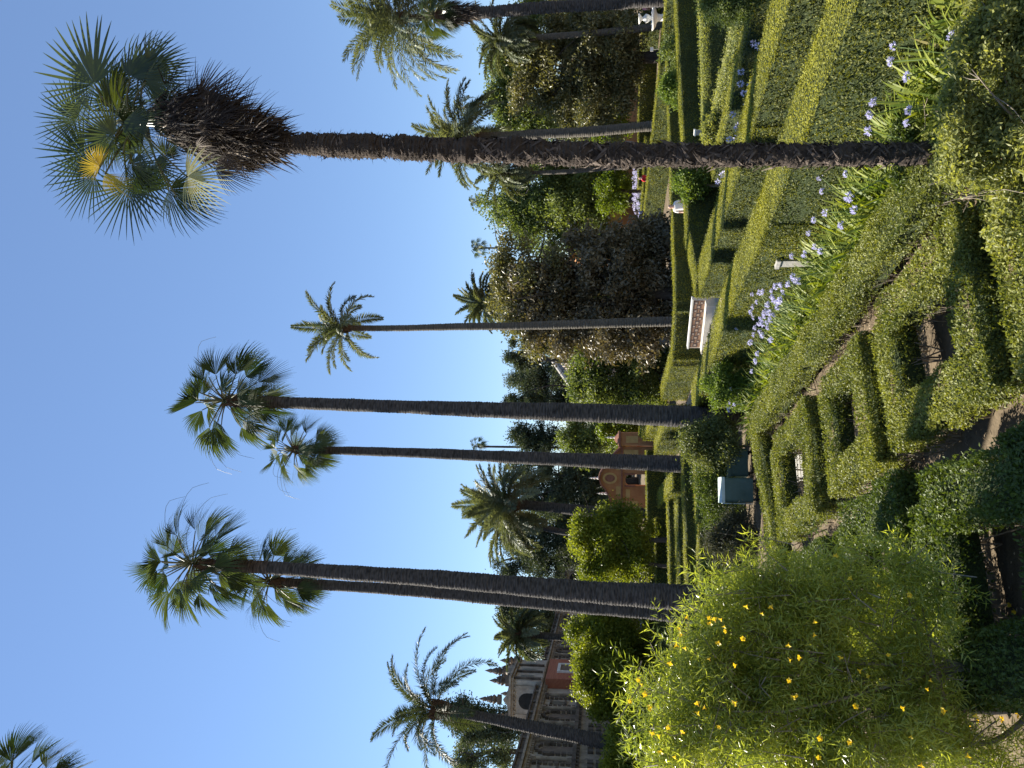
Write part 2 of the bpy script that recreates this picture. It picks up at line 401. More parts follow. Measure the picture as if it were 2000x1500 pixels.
def hedge(name, label, pts, w, h, leaf=.04, dens=900, mt='hedge', group=None, z0=.02, legs=False, cat='hedge', shaggy=None, round_=None):
    HN[0] += 1
    if shaggy is None: shaggy = 1.3 if legs else .55
    if round_ is None: round_ = .24 if legs else .05
    pts = [np.array(p, float) for p in pts]
    mb = MB(); st = MB()
    wp = [AB(p[0], p[1])[:2] for p in pts]
    for i in range(len(wp) - 1):
        p, q = wp[i].copy(), wp[i + 1].copy(); t = unit(q - p); s = np.array([-t[1], t[0]])
        if i > 0: p = p - t * w / 2
        if i < len(wp) - 2: q = q + t * w / 2
        Ln = np.linalg.norm(q - p); ins = (.11 if legs else leaf * .7) + .004 * i
        c0 = z0 + (h * .34 if legs else 0)
        # inner mass: gently uneven sheets
        nu, nv = max(3, int(Ln / .35)), 4
        U, V = np.meshgrid(np.linspace(ins, Ln - ins, nu), np.linspace(-w / 2 + ins, w / 2 - ins, nv), indexing='ij')
        X = p[0] + t[0] * U + s[0] * V; Yy = p[1] + t[1] * U + s[1] * V
        edge = np.abs(V) / (w / 2)
        Z = h - ins * 1.2 - .015 + wob(X, Yy) * .018 - round_ * edge ** 3 * h * .3 - .01 * i
        top = np.stack([X, Yy, Z], -1).reshape(-1, 3)
        idx = np.arange(nu * nv).reshape(nu, nv)
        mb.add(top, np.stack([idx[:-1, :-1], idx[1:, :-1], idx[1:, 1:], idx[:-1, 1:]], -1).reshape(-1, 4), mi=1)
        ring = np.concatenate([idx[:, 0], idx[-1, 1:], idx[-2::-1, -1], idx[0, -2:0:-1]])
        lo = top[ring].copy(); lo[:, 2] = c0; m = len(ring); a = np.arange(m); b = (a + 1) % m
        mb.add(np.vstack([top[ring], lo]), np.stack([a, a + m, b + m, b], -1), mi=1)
        # leaves: top, two sides, two ends
        n = int(Ln * w * dens * 1.25); u = rng.random(n) * Ln; vv = (rng.random(n) - .5) * w
        x = p[0] + t[0] * u + s[0] * vv; y = p[1] + t[1] * u + s[1] * vv
        z = h - leaf * .6 + wob(x * 1.4, y * 1.4) * (.04 if legs else .012) + rng.normal(size=n) * leaf * .3 * shaggy - round_ * (np.abs(vv) / (w / 2)) ** 3 * h * .3
        dr = rdir(n); dr[:, 2] = np.abs(dr[:, 2]) * .8 + .15
        sl_ = .55 if legs else .28
        nm = unit(np.stack([rng.normal(size=n) * sl_, rng.normal(size=n) * sl_, np.ones(n)], -1))
        if not legs: dr[:, 2] *= .35
        leaves(mb, np.stack([x, y, z], -1), dr, leaf * rng.uniform(.7, 1.25, n), leaf * .55, nm, lv=np.clip(rng.beta(2, 2, n) * .55 + (.3 if legs else .42), 0, .965 + .03 * rng.random(n)))  # top leaves yellower as new growth, and lighter to paint the sunlit top
        for sg in (-1, 1):
            n = int(Ln * h * dens)
            u = rng.random(n) * Ln; zz = rng.random(n)
            if legs:
                zz = .2 + .8 * zz ** .5
            z = z0 + zz * (h - z0)
            big = rng.random(n)
            o = w / 2 - leaf * .55 + np.abs(rng.normal(size=n)) * leaf * .45 * shaggy + wob(u * 1.3 + i + 3 * sg, z * 2.5) * (.062 if legs else .018) - round_ * zz ** 4 * .12
            if legs: o -= (1 - zz) ** 2 * .16 + (big < .25) * (1 - zz) * .1
            x = p[0] + t[0] * u + s[0] * sg * o; y = p[1] + t[1] * u + s[1] * sg * o
            hole = wob(u * 2.3 + 5 * i, z * 4.6 + sg) + .5 * wob(u * 6.1 + 2 * i, z * 9.7 + sg)
            kp = hole > (-.6 if legs else -.95) + rng.normal(size=n) * .25
            x, y, z, u, zz = x[kp], y[kp], z[kp], u[kp], zz[kp]; n = len(x)
            nn = np.stack([np.full(n, s[0] * sg), np.full(n, s[1] * sg), np.full(n, .3 if legs else .05)], -1) + rng.normal(size=(n, 3)) * .5
            dr = rdir(n) + nn * .35 + np.array([0, 0, .25])
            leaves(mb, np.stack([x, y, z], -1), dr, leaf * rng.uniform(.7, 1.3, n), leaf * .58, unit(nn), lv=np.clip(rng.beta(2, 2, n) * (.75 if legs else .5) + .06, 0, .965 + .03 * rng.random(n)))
        for e, sg in ((p, -1), (q, 1)):
            n = int(w * h * dens)
            vv = (rng.random(n) - .5) * w; zz = rng.random(n)
            if legs: zz = .16 + .84 * zz ** .62
            z = z0 + zz * (h - z0)
            o = -leaf * .55 + np.abs(rng.normal(size=n)) * leaf * .45
            x = e[0] + s[0] * vv + t[0] * sg * o; y = e[1] + s[1] * vv + t[1] * sg * o
            nn = np.stack([np.full(n, t[0] * sg), np.full(n, t[1] * sg), np.full(n, .35)], -1) + rng.normal(size=(n, 3)) * .55
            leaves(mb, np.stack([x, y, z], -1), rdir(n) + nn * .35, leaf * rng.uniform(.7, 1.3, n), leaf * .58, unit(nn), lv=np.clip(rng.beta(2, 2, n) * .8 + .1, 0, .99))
        if legs:                           # untrimmed shoots and thin spots on top
            n = int(Ln * 26); u = rng.random(n) * Ln; vv = (rng.random(n) - .5) * w * 1.05
            b0 = np.stack([p[0] + t[0] * u + s[0] * vv, p[1] + t[1] * u + s[1] * vv, h - .05 - rng.random(n) * .16], -1)
            for kk_ in range(5):
                leaves(mb, b0 + np.array([0, 0, .028]) * kk_ + rng.normal(size=(n, 3)) * .008, rdir(n) + np.array([0, 0, .7]), leaf * rng.uniform(.8, 1.4, n), leaf * .6, lv=rng.uniform(.35, .93, n))
            for _ in range(int(Ln * 12)):
                u, vv = rng.random() * Ln, (rng.random() - .5) * w * .95
                b0 = np.array([p[0] + t[0] * u + s[0] * vv, p[1] + t[1] * u + s[1] * vv, 0.])
                for _k in range(2):
                    e1 = b0 + np.array([rng.normal() * .1, rng.normal() * .1, h * rng.uniform(.5, .72)])
                    mdl = (b0 + e1) / 2 + rng.normal(size=3) * .03
                    tube(st, spline([b0, mdl, e1], 5), np.linspace(.011, .005, 5), 4, cap=False)
    c = AB(*((pts[0] + pts[-1]) / 2))
    if legs:
        root = thing(name, c, label, cat, group)
        mb.build('foliage', [M[mt], M['hedge_core']], root); st.build('stems', M['twig'], root)
        return root
    o = mb.build(name, [M[mt], M['hedge_core']])
    return tag(o, label, cat, group)


# ------------------------------------------------------------------ broadleaf trees and shrubs traced as clumps in depth
def blob_points(blobs, d, n, shell=.55, grow=1.):
    vol = np.array([b[2] * b[3] * (b[4] if len(b) > 4 else 1.) for b in blobs], float); k = rng.choice(len(blobs), n, p=vol / vol.sum())
    C = np.empty((n, 3)); O = np.empty((n, 3))
    dep = rng.normal(size=len(blobs)) * .12
    for i, b in enumerate(blobs):
        m = np.where(k == i)[0]
        if not len(m): continue
        s = pxs(b[0], b[1], d) * grow; rz, rx = b[2] * s, b[3] * s; ry = (rx + rz) / 2 * .85
        c = D(b[0], b[1], d) + np.array([0, dep[i] * ry * 2, 0])
        u = rdir(len(m)); rad = (1 - shell * rng.random(len(m)) ** 1.4)[:, None]
        lump = 1 + .13 * np.sin(u[:, 0:1] * 5 + i) + .12 * np.sin(u[:, 2:3] * 7 + 2 * i)
        C[m] = c + u * rad * lump * np.array([rx, ry, rz]); O[m] = u
    return C, O


def crown(mb, blobs, d, nclump, per, spread, leaf, aspect=.5, mi=0, droop=0., shell=.55, up=.3, zmin=.05):
    ns_ = max(10, nclump // 17)
    SC, SO = blob_points(blobs, d, ns_, shell, 1.1)
    k = rng.integers(0, ns_, nclump)
    sp_ = .17 * np.sqrt(np.mean([b[2] * b[3] for b in blobs])) * pxs(blobs[0][0], blobs[0][1], d)
    C = SC[k] + rng.normal(size=(nclump, 3)) * sp_ * np.array([1, 1, .7]); O = unit(SO[k] + rdir(nclump) * .5)
    sv = rng.random(ns_) * .3
    n = nclump * per
    P = np.repeat(C, per, 0) + rng.normal(size=(n, 3)) * spread * np.array([1, 1, .75])
    P[:, 2] = np.maximum(P[:, 2], zmin + .3 * rng.random(n) * leaf)
    Dr = rdir(n) + np.repeat(O, per, 0) * .5 + np.array([0, 0, -droop])
    Nm = unit(rdir(n) + np.repeat(O, per, 0) * .4 + np.array([0, 0, up]))
    lvb = np.repeat(rng.random(nclump) * .3 + sv[k], per) + rng.random(n) * .4
    leaves(mb, P, Dr, leaf * rng.uniform(.65, 1.3, n), leaf * aspect, Nm, lv=np.clip(lvb, 0, .999), mi=mi)
    return C


def limbs(mb, base, fork, ends, r0, mi=0):
    base, fork = np.asarray(base, float), np.asarray(fork, float)
    mid = (base + fork) / 2 + rng.normal(size=3) * .04 * np.linalg.norm(fork - base)
    tube(mb, spline([base, mid, fork], 10), np.linspace(r0 * 1.25, r0 * .8, 10), 9, jitter=.06, mi=mi)
    for e in ends:
        e = np.asarray(e, float); L = np.linalg.norm(e - fork)
        m1 = fork + (e - fork) * .5 + rng.normal(size=3) * L * .1 + np.array([0, 0, -.06 * L])
        P = spline([fork - np.array([0, 0, r0 * .4]), m1, e], 9)
        tube(mb, P, np.linspace(r0 * .55, r0 * .12, 9), 6, jitter=.05, mi=mi)
        for _ in range(3):
            j = rng.integers(3, 8); q = P[j] + rng.normal(size=3) * L * .28
            tube(mb, spline([P[j], (P[j] + q) / 2 + rng.normal(size=3) * L * .04, q], 5), np.linspace(r0 * .2, r0 * .05, 5), 5, mi=mi)


def tree(name, label, d, blobs, mt, nclump, per, spread, leaf, trunk=None, r0=.2, aspect=.5, cat='tree', group=None, shell=.55, droop=0., fork=None, barkmat='bark', up=.3, extra_trunks=()):
    """trunk = photo column of its foot; the foot stands on the ground at depth d."""
    ty = trunk if trunk is not None else blobs[0][1]
    base = D(ground_x(d), ty, d); base[2] = 0
    root = thing(name, base, label, cat, group)
    lo = max(blobs, key=lambda b: b[2] * b[3])
    fk = D(*(fork or (lo[0] + lo[2] * .55, (ty + lo[1]) / 2)), d)
    if fk[2] < .3: fk[2] = .3
    tb = MB()
    ends = [D(b[0] - b[2] * .1, b[1], d) + rng.normal(size=3) * .3 * np.array([1, 1, .4]) for b in blobs]
    limbs(tb, base - np.array([0, 0, .05]), fk, ends, r0)
    for (y2, f2) in extra_trunks:
        b2 = D(ground_x(d), y2, d); b2[2] = -.05
        limbs(tb, b2, D(f2[0], f2[1], d), [ends[i] for i in range(0, len(ends), 2)], r0 * .8)
    tb.build('trunk' if cat == 'tree' else 'stems', M[barkmat], root, True)
    mb = MB(); crown(mb, blobs, d, nclump, per, spread, leaf, aspect, shell=shell, droop=droop, up=up)
    mb.build('crown' if cat == 'tree' else 'foliage', M[mt], root)
    return root


# ------------------------------------------------------------------ palms
def palm_trunk(px, d, ring=.09, amp=.06, ns=14, mt='palm_grey', rusty=.12, jit=.025, to_ground=True):
    """px: (X, Y, width in photo pixels) from the crown down; returns (builder, path)."""
    pts = [list(p) for p in px]
    if to_ground:
        gx = ground_x(d)
        if gx > pts[-1][0] + 5:
            a, b = pts[-2], pts[-1]; k = (gx - b[0]) / max(b[0] - a[0], 1)
            pts.append([gx, b[1] + (b[1] - a[1]) * min(k, 1.) * .7, b[2] * 1.05])
    W = np.array([[*D(p[0], p[1], d), p[2] * pxs(p[0], p[1], d) / 2] for p in pts])
    if to_ground: W[-1, 2] = min(W[-1, 2], -.03)
    L = np.linalg.norm(np.diff(W[:, :3], axis=0), axis=1).sum(); n = max(12, int(L / ring) * 3)
    S = spline(W, n); r = S[:, 3]
    ph = np.arange(n) % 3
    r = r * (1 + amp * np.array([0, .5, 1.])[ph] - amp * .5)
    zz = np.arange(n) * .03; o_ = rng.random(3) * 9
    r = r * (1 + .022 * np.sin(zz * 1.9 + o_[0]) + .018 * np.sin(zz * 4.7 + o_[1]) + .02 * (np.sin(zz * 11 + o_[2]) > .93))
    t = np.linspace(0, 1, n); lv = np.clip(.38 * (np.sin(zz * 1.3 + o_[1]) * np.sin(zz * 3.1 + o_[0]) > .45) + 1 - t / max(rusty, 1e-3), 0, 1) * .95 + rng.random(n) * .12
    mb = MB(); tube(mb, S[:, :3], r, ns, lv=np.clip(lv, 0, 1), jitter=jit)
    return mb, S


def fan(mb, hub, m, nrm, Rr, nseg=34, half=110, join=.5, droop=.3, fold=.2, lv=None, mi=0, sag=None, ragged=.08, wsc=1.):
    m = unit(m); nrm = unit(nrm - m * (nrm @ m)); e2 = np.cross(nrm, m)
    th = np.linspace(-R(half), R(half), nseg); dth = th[1] - th[0]
    th = th + rng.normal(size=nseg) * dth * .12
    d = np.cos(th)[:, None] * m + np.sin(th)[:, None] * e2; pp = -np.sin(th)[:, None] * m + np.cos(th)[:, None] * e2
    Ri = Rr * (1 - .28 * (np.abs(th) / R(half)) ** 2) * rng.uniform(1 - ragged, 1 + ragged, nseg)
    st = np.array([.03, join * .6, join, .72, .88, 1.]); tw = np.tan(dth / 2) * 1.02 * wsc
    wd = np.array([.03 * tw, join * .6 * tw, join * tw, join * tw * .62, join * tw * .36, .0015])
    sg = rng.uniform(.55, 1.3, nseg)
    V = np.empty((nseg, 6, 2, 3))
    for j in range(6):
        r = st[j] * Ri
        c = hub + d * r[:, None] + nrm * (fold * np.abs(np.sin(th)) * r)[:, None]
        k = max(0., st[j] - join * .8) / (1 - join * .8)
        c[:, 2] -= droop * Rr * k * k * sg
        if k > 0: c -= d * (droop * .35 * Rr * k * k * sg)[:, None]
        o = pp * (wd[j] * Ri)[:, None]
        V[:, j, 0] = c - o - nrm * (wd[j] * Ri * .35)[:, None]; V[:, j, 1] = c + o + nrm * (wd[j] * Ri * .35)[:, None]
    i = np.arange(nseg)[:, None] * 12; j = np.arange(5)[None] * 2
    q = np.stack([i + j, i + j + 1, i + j + 3, i + j + 2], -1).reshape(-1, 4)
    l = np.repeat(np.clip((rng.random() if lv is None else lv) + rng.normal(size=nseg) * .12, 0, .97), 5)
    mb.add(V.reshape(-1, 3), q, lv=l, mi=mi)


def fan_palm_frond(mb, o, az, el, petl, blade, mi_leaf=0, mi_pet=1, nseg=30, wind=(0, 0, 0)):
    dirn = np.array([math.cos(az) * math.cos(el), math.sin(az) * math.cos(el), math.sin(el)])
    bend = rng.uniform(.05, .22)
    mid = o + dirn * petl * .55; end = o + dirn * petl + np.array([0, 0, -bend * petl * .45]) + np.asarray(wind) * petl * .25
    P = spline([o, mid, end], 6); tube(mb, P, np.linspace(.032, .016, 6), 4, mi=mi_pet, lv=.5, cap=False)
    m = unit(P[-1] - P[-2] + np.array([0, 0, -.12]) + np.asarray(wind) * .35)
    up = unit(np.array([0, 0, 1.]) + rdir(1)[0] * .6 + dirn * -.1)
    if abs(m[2]) > .85: up = unit(up - dirn * np.array([1, 1, 0]) * 1.4 * np.sign(m[2]))
    fan(mb, P[-1], m, up, blade, nseg, rng.uniform(44, 68), .52, rng.uniform(.06, .2), rng.uniform(.25, .6), mi=mi_leaf)


def washingtonia(label, hub, d, trunk, rpx, n, wind=(.06, 0, 0), seps=True, lean=0, name='fan_palm', rust=.13, group='tall fan palms'):
    o = D(hub[0], hub[1], d); s = pxs(hub[0], hub[1], d); Rt = rpx * s
    foot = D(ground_x(d), trunk[-1][1], d); foot[2] = 0
    root = thing(name, foot, label, 'palm tree', group)
    mb, S = palm_trunk(trunk, d, rusty=rust)
    mb.build('trunk', M['palm_grey'], root, True)
    ga = PI * (3 - math.sqrt(5)); allm = MB()
    for i in range(n):
        f = (i + .5) / n; el = R(84 - 148 * f ** .9) + rng.normal() * .1; az = i * ga + rng.normal() * .2
        k = rng.uniform(.88, 1.06) * (.8 if f < .15 else 1.)
        m2 = MB() if seps else allm
        fan_palm_frond(m2, o + np.array([0, 0, .12 - .3 * f]), az, el, Rt * .5 * k, Rt * .6 * k, wind=wind)
        if seps:
            m2.build('frond', [M['fan_w'], M['petiole']], root)
    if not seps:
        allm.build('crown', [M['fan_w'], M['petiole']], root)
    # old leaf bases and a few thin flower stalks
    b = MB(); k = 60; t = rng.integers(0, max(4, int(len(S) * .045)), k); a = rng.random(k) * 2 * PI
    C = S[t, :3] + np.stack([np.cos(a), np.sin(a), a * 0], -1) * (S[t, 3] * .9)[:, None]
    leaves(b, C, np.stack([np.cos(a) * .35, np.sin(a) * .35, np.ones(k)], -1), .3, .1, np.stack([np.cos(a), np.sin(a), a * 0], -1))
    b.build('leaf_bases', M['rust'], root)
    if seps:
        b = MB()
        for _ in range(5):
            a = rng.random() * 2 * PI; h = np.array([math.cos(a), math.sin(a), 0])
            P = spline([o, o + h * Rt * .5 + np.array([0, 0, .25 * Rt]), o + h * Rt * 1.08 + np.array([0, 0, .12 * Rt]), o + h * Rt * 1.22 - np.array([0, 0, .2 * Rt])], 12)
            tube(b, P, np.linspace(.012, .005, 12), 3, cap=False)
        b.build('flower_stalks', M['petiole'], root)
    return root


def pinnate(mb, o, az, el, L, bend, ll, nl=42, lv=.5, wind=np.zeros(3), vee=.45, mi=0, mi_r=1, rr=.02, lw=.045):
    n = 22; s = np.linspace(0, 1, n); e = el - bend * s ** 1.25
    h = np.array([math.cos(az), math.sin(az), 0]); step = L / (n - 1)
    P = np.empty((n, 3)); P[0] = o
    for i in range(1, n):
        dv = h * math.cos(e[i]) + np.array([0, 0, math.sin(e[i])]) + wind * s[i]
        P[i] = P[i - 1] + unit(dv) * step
    tube(mb, P, np.linspace(rr, rr * .25, n), 4, lv=.5, mi=mi_r, cap=False)
    T = unit(np.gradient(P, axis=0)); side = unit(np.cross(T, np.array([0, 0, 1.])) + 1e-6); up = np.cross(side, T)
    tt = np.linspace(.16, .995, nl); k = tt * (n - 1); a = np.floor(k).astype(int).clip(0, n - 2); f = (k - a)[:, None]
    Q = P[a] * (1 - f) + P[a + 1] * f; Tq = unit(T[a] * (1 - f) + T[a + 1] * f); Sq = side[a]; Uq = up[a]
    prof = np.sin(np.clip((tt - .08) / .92, 0, 1) * PI * .82 + .35) ** .8
    for sg in (-1, 1):
        fwd = (.35 + .75 * tt)[:, None]
        dr = Sq * sg + Tq * fwd + Uq * (vee + rng.normal(size=nl)[:, None] * .28) + rng.normal(size=(nl, 3)) * .1
        leaves(mb, Q, dr, ll * prof * rng.uniform(.85, 1.1, nl), lw, Uq + rng.normal(size=(nl, 3)) * .3, curl=.22, lv=np.clip(lv + rng.normal(size=nl) * .15, 0, .96), mi=mi, mid=.35)


def date_palm(label, hub, d, trunk, rpx, n=40, mt='feather', tm='palm_pale', seps=False, bend=(.5, 1.2), lo=-15, hi=82, wind=(0, 0, 0), group=None, name='date_palm', to_ground=True, lw=.05, nl=96, rfac=1.15, bulge=1., llf=.2):
    o = D(hub[0], hub[1], d); s = pxs(hub[0], hub[1], d); Rt = rpx * s
    foot = D(ground_x(d), trunk[-1][1], d); foot[2] = 0
    root = thing(name, foot, label, 'palm tree', group)
    mb, S = palm_trunk(trunk, d, ring=.12, amp=.12, mt=tm, rusty=.1, jit=.04, to_ground=to_ground); mb.build('trunk', M[tm], root, True)
    # swollen head of old leaf bases
    b = MB(); r0 = S[0, 3]; k = 110
    a = rng.random(k) * 2 * PI; z = rng.uniform(-.6, .25, k) * 2.6 * r0 * bulge; rad = r0 * (1.25 + .45 * bulge * np.cos(z / (2.2 * r0 * bulge)))
    hd = np.stack([np.cos(a), np.sin(a), a * 0], -1)
    leaves(b, o + hd * rad[:, None] * .75 + np.stack([a * 0, a * 0, z], -1), hd * .55 + np.array([0, 0, 1.]), r0 * 1.9, r0 * .7, hd)
    tube(b, [o + np.array([0, 0, zz * r0]) for zz in (-2.2, -1.2, 0, 1.)], np.array([1.0, 1.45, 1.35, .6]) * r0, 10, jitter=.06, lv=.2)
    b.build('leaf_bases', M['rust'], root)
    ga = PI * (3 - math.sqrt(5)); allm = MB()
    for i in range(n):
        f = (i + .5) / n; el = R(hi - (hi - lo) * f ** .85) + rng.normal() * .12; az = i * ga + rng.normal() * .25
        bd = bend[0] + (bend[1] - bend[0]) * f ** .7 * rng.uniform(.6, 1.1)
        m2 = MB() if seps else allm
        pinnate(m2, o + np.array([0, 0, .3 * r0]), az, el, Rt * rfac * rng.uniform(.85, 1.08), bd, Rt * llf, nl, rng.uniform(.15, .75), np.asarray(wind, float), lw=lw * 1.05)
        if seps: m2.build('frond', [M[mt], M['rachis']], root)
    if not seps: allm.build('crown', [M[mt], M['rachis']], root)
    return root


# ================================================================== world, sun, camera
SUN_AZ, SUN_EL = R(58), R(40)              # left of the view direction, height
sd = np.array([-math.sin(SUN_AZ) * math.cos(SUN_EL), math.cos(SUN_AZ) * math.cos(SUN_EL), math.sin(SUN_EL)])
w = bpy.data.worlds.new('World'); scene.world = w; w.use_nodes = True
nt = w.node_tree; bg = nt.nodes['Background']
sky = nt.nodes.new('ShaderNodeTexSky'); sky.sky_type = 'NISHITA'; sky.sun_disc = False
sky.sun_elevation = SUN_EL; sky.sun_rotation = -SUN_AZ; sky.air_density = 1.0; sky.dust_density = 0.; sky.ozone_density = 4.
nt.links.new(mixc(nt, .45, sky.outputs[0], (.84, 1.36, 2.6)), bg.inputs[0]); bg.inputs[1].default_value = .08
sl = bpy.data.lights.new('sun', 'SUN'); sl.energy = 5.; sl.angle = R(.5); sl.color = (1, .93, .8)
so = bpy.data.objects.new('sun', sl); COL.objects.link(so)
so.rotation_euler = Vector(sd).to_track_quat('Z', 'Y').to_euler(); so.location = (-20, 10, 40)
cam = bpy.data.cameras.new('camera'); co = bpy.data.objects.new('camera', cam); COL.objects.link(co)
cam.lens = 27.; cam.sensor_width = 36.; cam.clip_end = 3000; cam.clip_start = .05
co.matrix_world = Matrix.Translation((0, 0, H)) @ Euler((PI / 2 + PITCH, 0, 0)).to_matrix().to_4x4() @ Matrix.Rotation(-PI / 2, 4, 'Z')
scene.camera = co
scene.view_settings.view_transform = 'Standard'; scene.view_settings.look = 'None'; scene.view_settings.exposure = 1.5
scene.cycles.max_bounces = 6; scene.cycles.transparent_max_bounces = 4

# ================================================================== ground
mb = MB()
gx = np.linspace(-14, 14, 57); gy = np.linspace(2, 30, 57)
X, Y = np.meshgrid(gx, gy, indexing='ij'); Z = -.02 + .018 * wob(X * 1.7, Y * 1.7) + .01 * wob(X * 5, Y * 5)
Z[0] = Z[-1] = 0; Z[:, 0] = Z[:, -1] = 0
idx = np.arange(57 * 57).reshape(57, 57)
mb.add(np.stack([X, Y, Z], -1).reshape(-1, 3), np.stack([idx[:-1, :-1], idx[1:, :-1], idx[1:, 1:], idx[:-1, 1:]], -1).reshape(-1, 4))
for x0, x1, y0, y1 in ((-600, -14, -300, 1200), (14, 600, -300, 1200), (-14, 14, -300, 2), (-14, 14, 30, 1200)):
    mb.add([[x0, y0, 0], [x1, y0, 0], [x1, y1, 0], [x0, y1, 0]], [[0, 1, 2, 3]])
tag(mb.build('ground', M['ground'], smooth=True), kind='structure')
mb = MB()
for a0, a1, b0, b1 in ((11.6, 29, 25.6, 28.3), (11.4, 12.9, 28.3, 41)):
    mb.add([AB(a0, b0, .006), AB(a1, b0, .006), AB(a1, b1, .006), AB(a0, b1, .006)], [[0, 1, 2, 3]])
tag(mb.build('path', M['sand']), kind='structure')
# fallen leaves on the bare earth
mb = MB(); n = 5200
a = np.concatenate([rng.uniform(-2, 5.6, n // 2), rng.normal(5.3, .35, n - n // 2)]); b = rng.uniform(5.5, 19, n)
p = np.stack([AB(x, y, .012) for x, y in zip(a, b)]); p[:, 2] += rng.random(n) * .015
dr = rdir(n); dr[:, 2] = np.abs(dr[:, 2]) * .25
leaves(mb, p, dr, rng.uniform(.025, .07, n), rng.uniform(.012, .025, n), np.stack([rng.normal(size=n) * .3, rng.normal(size=n) * .3, np.ones(n)], -1), curl=.3)
tag(mb.build('fallen_leaves', M['litter']), 'dry fallen leaves scattered over the bare earth between box hedges', 'leaf litter', kind='stuff')

# ================================================================== box hedges of the near parterre
PG = 'low box hedges of the parterre'
hedge('box_hedge', 'long straight low box hedge with bare grey stems beside the strap-leaved flower bed', [(5.68, 4.5), (5.85, 12), (6.0, 19.2)], .64, .68, .04, 1800, 'box', PG, legs=True)
hedge('box_hedge', 'thin box hedge closing the far parterre end before the green cart', [(5.65, 18.75), (1., 17.1)], .55, .66, .042, 1600, 'box', PG, legs=True)
hedge('box_hedge', 'far square ring of box hedge around the white slatted panel', [(4.75, 16.75), (3.05, 16.75), (3.05, 14.25), (4.75, 14.25), (4.75, 16.75)], .5, .66, .042, 1600, 'box', PG, legs=True)
hedge('box_hedge', 'middle square ring of box hedge with a tight shaded hole', [(4.65, 12.85), (3.15, 12.85), (3.15, 11.1), (4.65, 11.1), (4.65, 12.85)], .48, .66, .042, 1700, 'box', PG, legs=True)
hedge('box_hedge', 'nearest square ring of box hedge around a deep shaded hole', [(4.65, 10.05), (3.15, 9.9), (3.05, 7.75), (4.65, 7.8), (4.65, 10.05)], .54, .68, .04, 1900, 'box', PG, legs=True)
hedge('box_hedge', 'low box hedge strip at the bottom edge, nearest to the camera', [(5.0, 6.75), (2.7, 6.75)], .6, .68, .04, 1900, 'box', PG, legs=True)
hedge('box_hedge', 'shaded near ring of box hedge under the yellow-flowered shrub', [(2.0, 9.35), (.2, 9.35), (.2, 7.1), (1.85, 7.1), (2.0, 9.35)], .78, .74, .046, 1300, 'box_shaded', PG, legs=True, round_=.9)
hedge('box_hedge', 'rounded shaded ring of box hedge left of the earth path', [(2.25, 12.4), (.5, 12.4), (.5, 10.5), (2.2, 10.5), (2.25, 12.4)], .8, .74, .046, 1300, 'box_shaded', PG, legs=True, round_=.9)
hedge('box_hedge', 'far shaded ring of box hedge beside the dusty grey shrub', [(2.1, 16.3), (.6, 16.3), (.6, 14.2), (2.1, 14.2), (2.1, 16.3)], .55, .64, .04, 1400, 'box_shaded', PG, legs=True)

# ================================================================== clipped maze hedges
MG = 'tall clipped maze hedges'
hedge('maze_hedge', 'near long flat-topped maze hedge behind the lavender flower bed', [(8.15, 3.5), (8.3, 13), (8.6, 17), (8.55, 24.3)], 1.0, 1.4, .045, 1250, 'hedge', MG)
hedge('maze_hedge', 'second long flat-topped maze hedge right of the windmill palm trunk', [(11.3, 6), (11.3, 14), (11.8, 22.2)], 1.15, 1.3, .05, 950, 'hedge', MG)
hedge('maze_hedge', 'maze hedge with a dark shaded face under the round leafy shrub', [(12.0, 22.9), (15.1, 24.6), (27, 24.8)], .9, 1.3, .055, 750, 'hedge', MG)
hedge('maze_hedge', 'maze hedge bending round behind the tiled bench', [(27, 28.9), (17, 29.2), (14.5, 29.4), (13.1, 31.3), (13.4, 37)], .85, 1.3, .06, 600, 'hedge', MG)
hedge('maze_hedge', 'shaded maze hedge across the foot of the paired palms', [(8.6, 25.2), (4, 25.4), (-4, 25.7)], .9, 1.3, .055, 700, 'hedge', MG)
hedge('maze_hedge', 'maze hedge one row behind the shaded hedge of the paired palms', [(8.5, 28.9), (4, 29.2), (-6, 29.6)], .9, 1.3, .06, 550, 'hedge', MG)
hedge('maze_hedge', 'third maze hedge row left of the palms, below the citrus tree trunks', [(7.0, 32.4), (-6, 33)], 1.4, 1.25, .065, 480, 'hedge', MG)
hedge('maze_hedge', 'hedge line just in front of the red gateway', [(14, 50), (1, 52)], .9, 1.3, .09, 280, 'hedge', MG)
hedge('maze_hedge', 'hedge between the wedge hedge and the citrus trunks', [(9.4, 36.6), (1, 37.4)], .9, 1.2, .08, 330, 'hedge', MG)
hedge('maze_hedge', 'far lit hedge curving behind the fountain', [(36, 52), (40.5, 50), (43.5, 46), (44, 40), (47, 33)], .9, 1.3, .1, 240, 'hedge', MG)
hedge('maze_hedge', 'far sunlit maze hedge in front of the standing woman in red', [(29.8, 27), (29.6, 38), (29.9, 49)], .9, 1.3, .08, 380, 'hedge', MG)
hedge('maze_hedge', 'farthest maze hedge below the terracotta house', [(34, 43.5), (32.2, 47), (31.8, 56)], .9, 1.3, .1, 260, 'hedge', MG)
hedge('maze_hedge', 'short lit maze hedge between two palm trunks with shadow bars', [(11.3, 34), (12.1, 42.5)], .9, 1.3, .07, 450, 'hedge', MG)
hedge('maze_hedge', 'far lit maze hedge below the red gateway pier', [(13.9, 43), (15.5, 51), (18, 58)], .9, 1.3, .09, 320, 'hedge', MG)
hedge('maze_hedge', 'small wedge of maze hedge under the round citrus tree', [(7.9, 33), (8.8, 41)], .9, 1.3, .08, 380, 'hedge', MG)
hedge('maze_hedge', 'low far hedge line left of the citrus tree trunks', [(8.3, 43.8), (-12, 44.8)], .8, 1.3, .09, 300, 'hedge', MG)
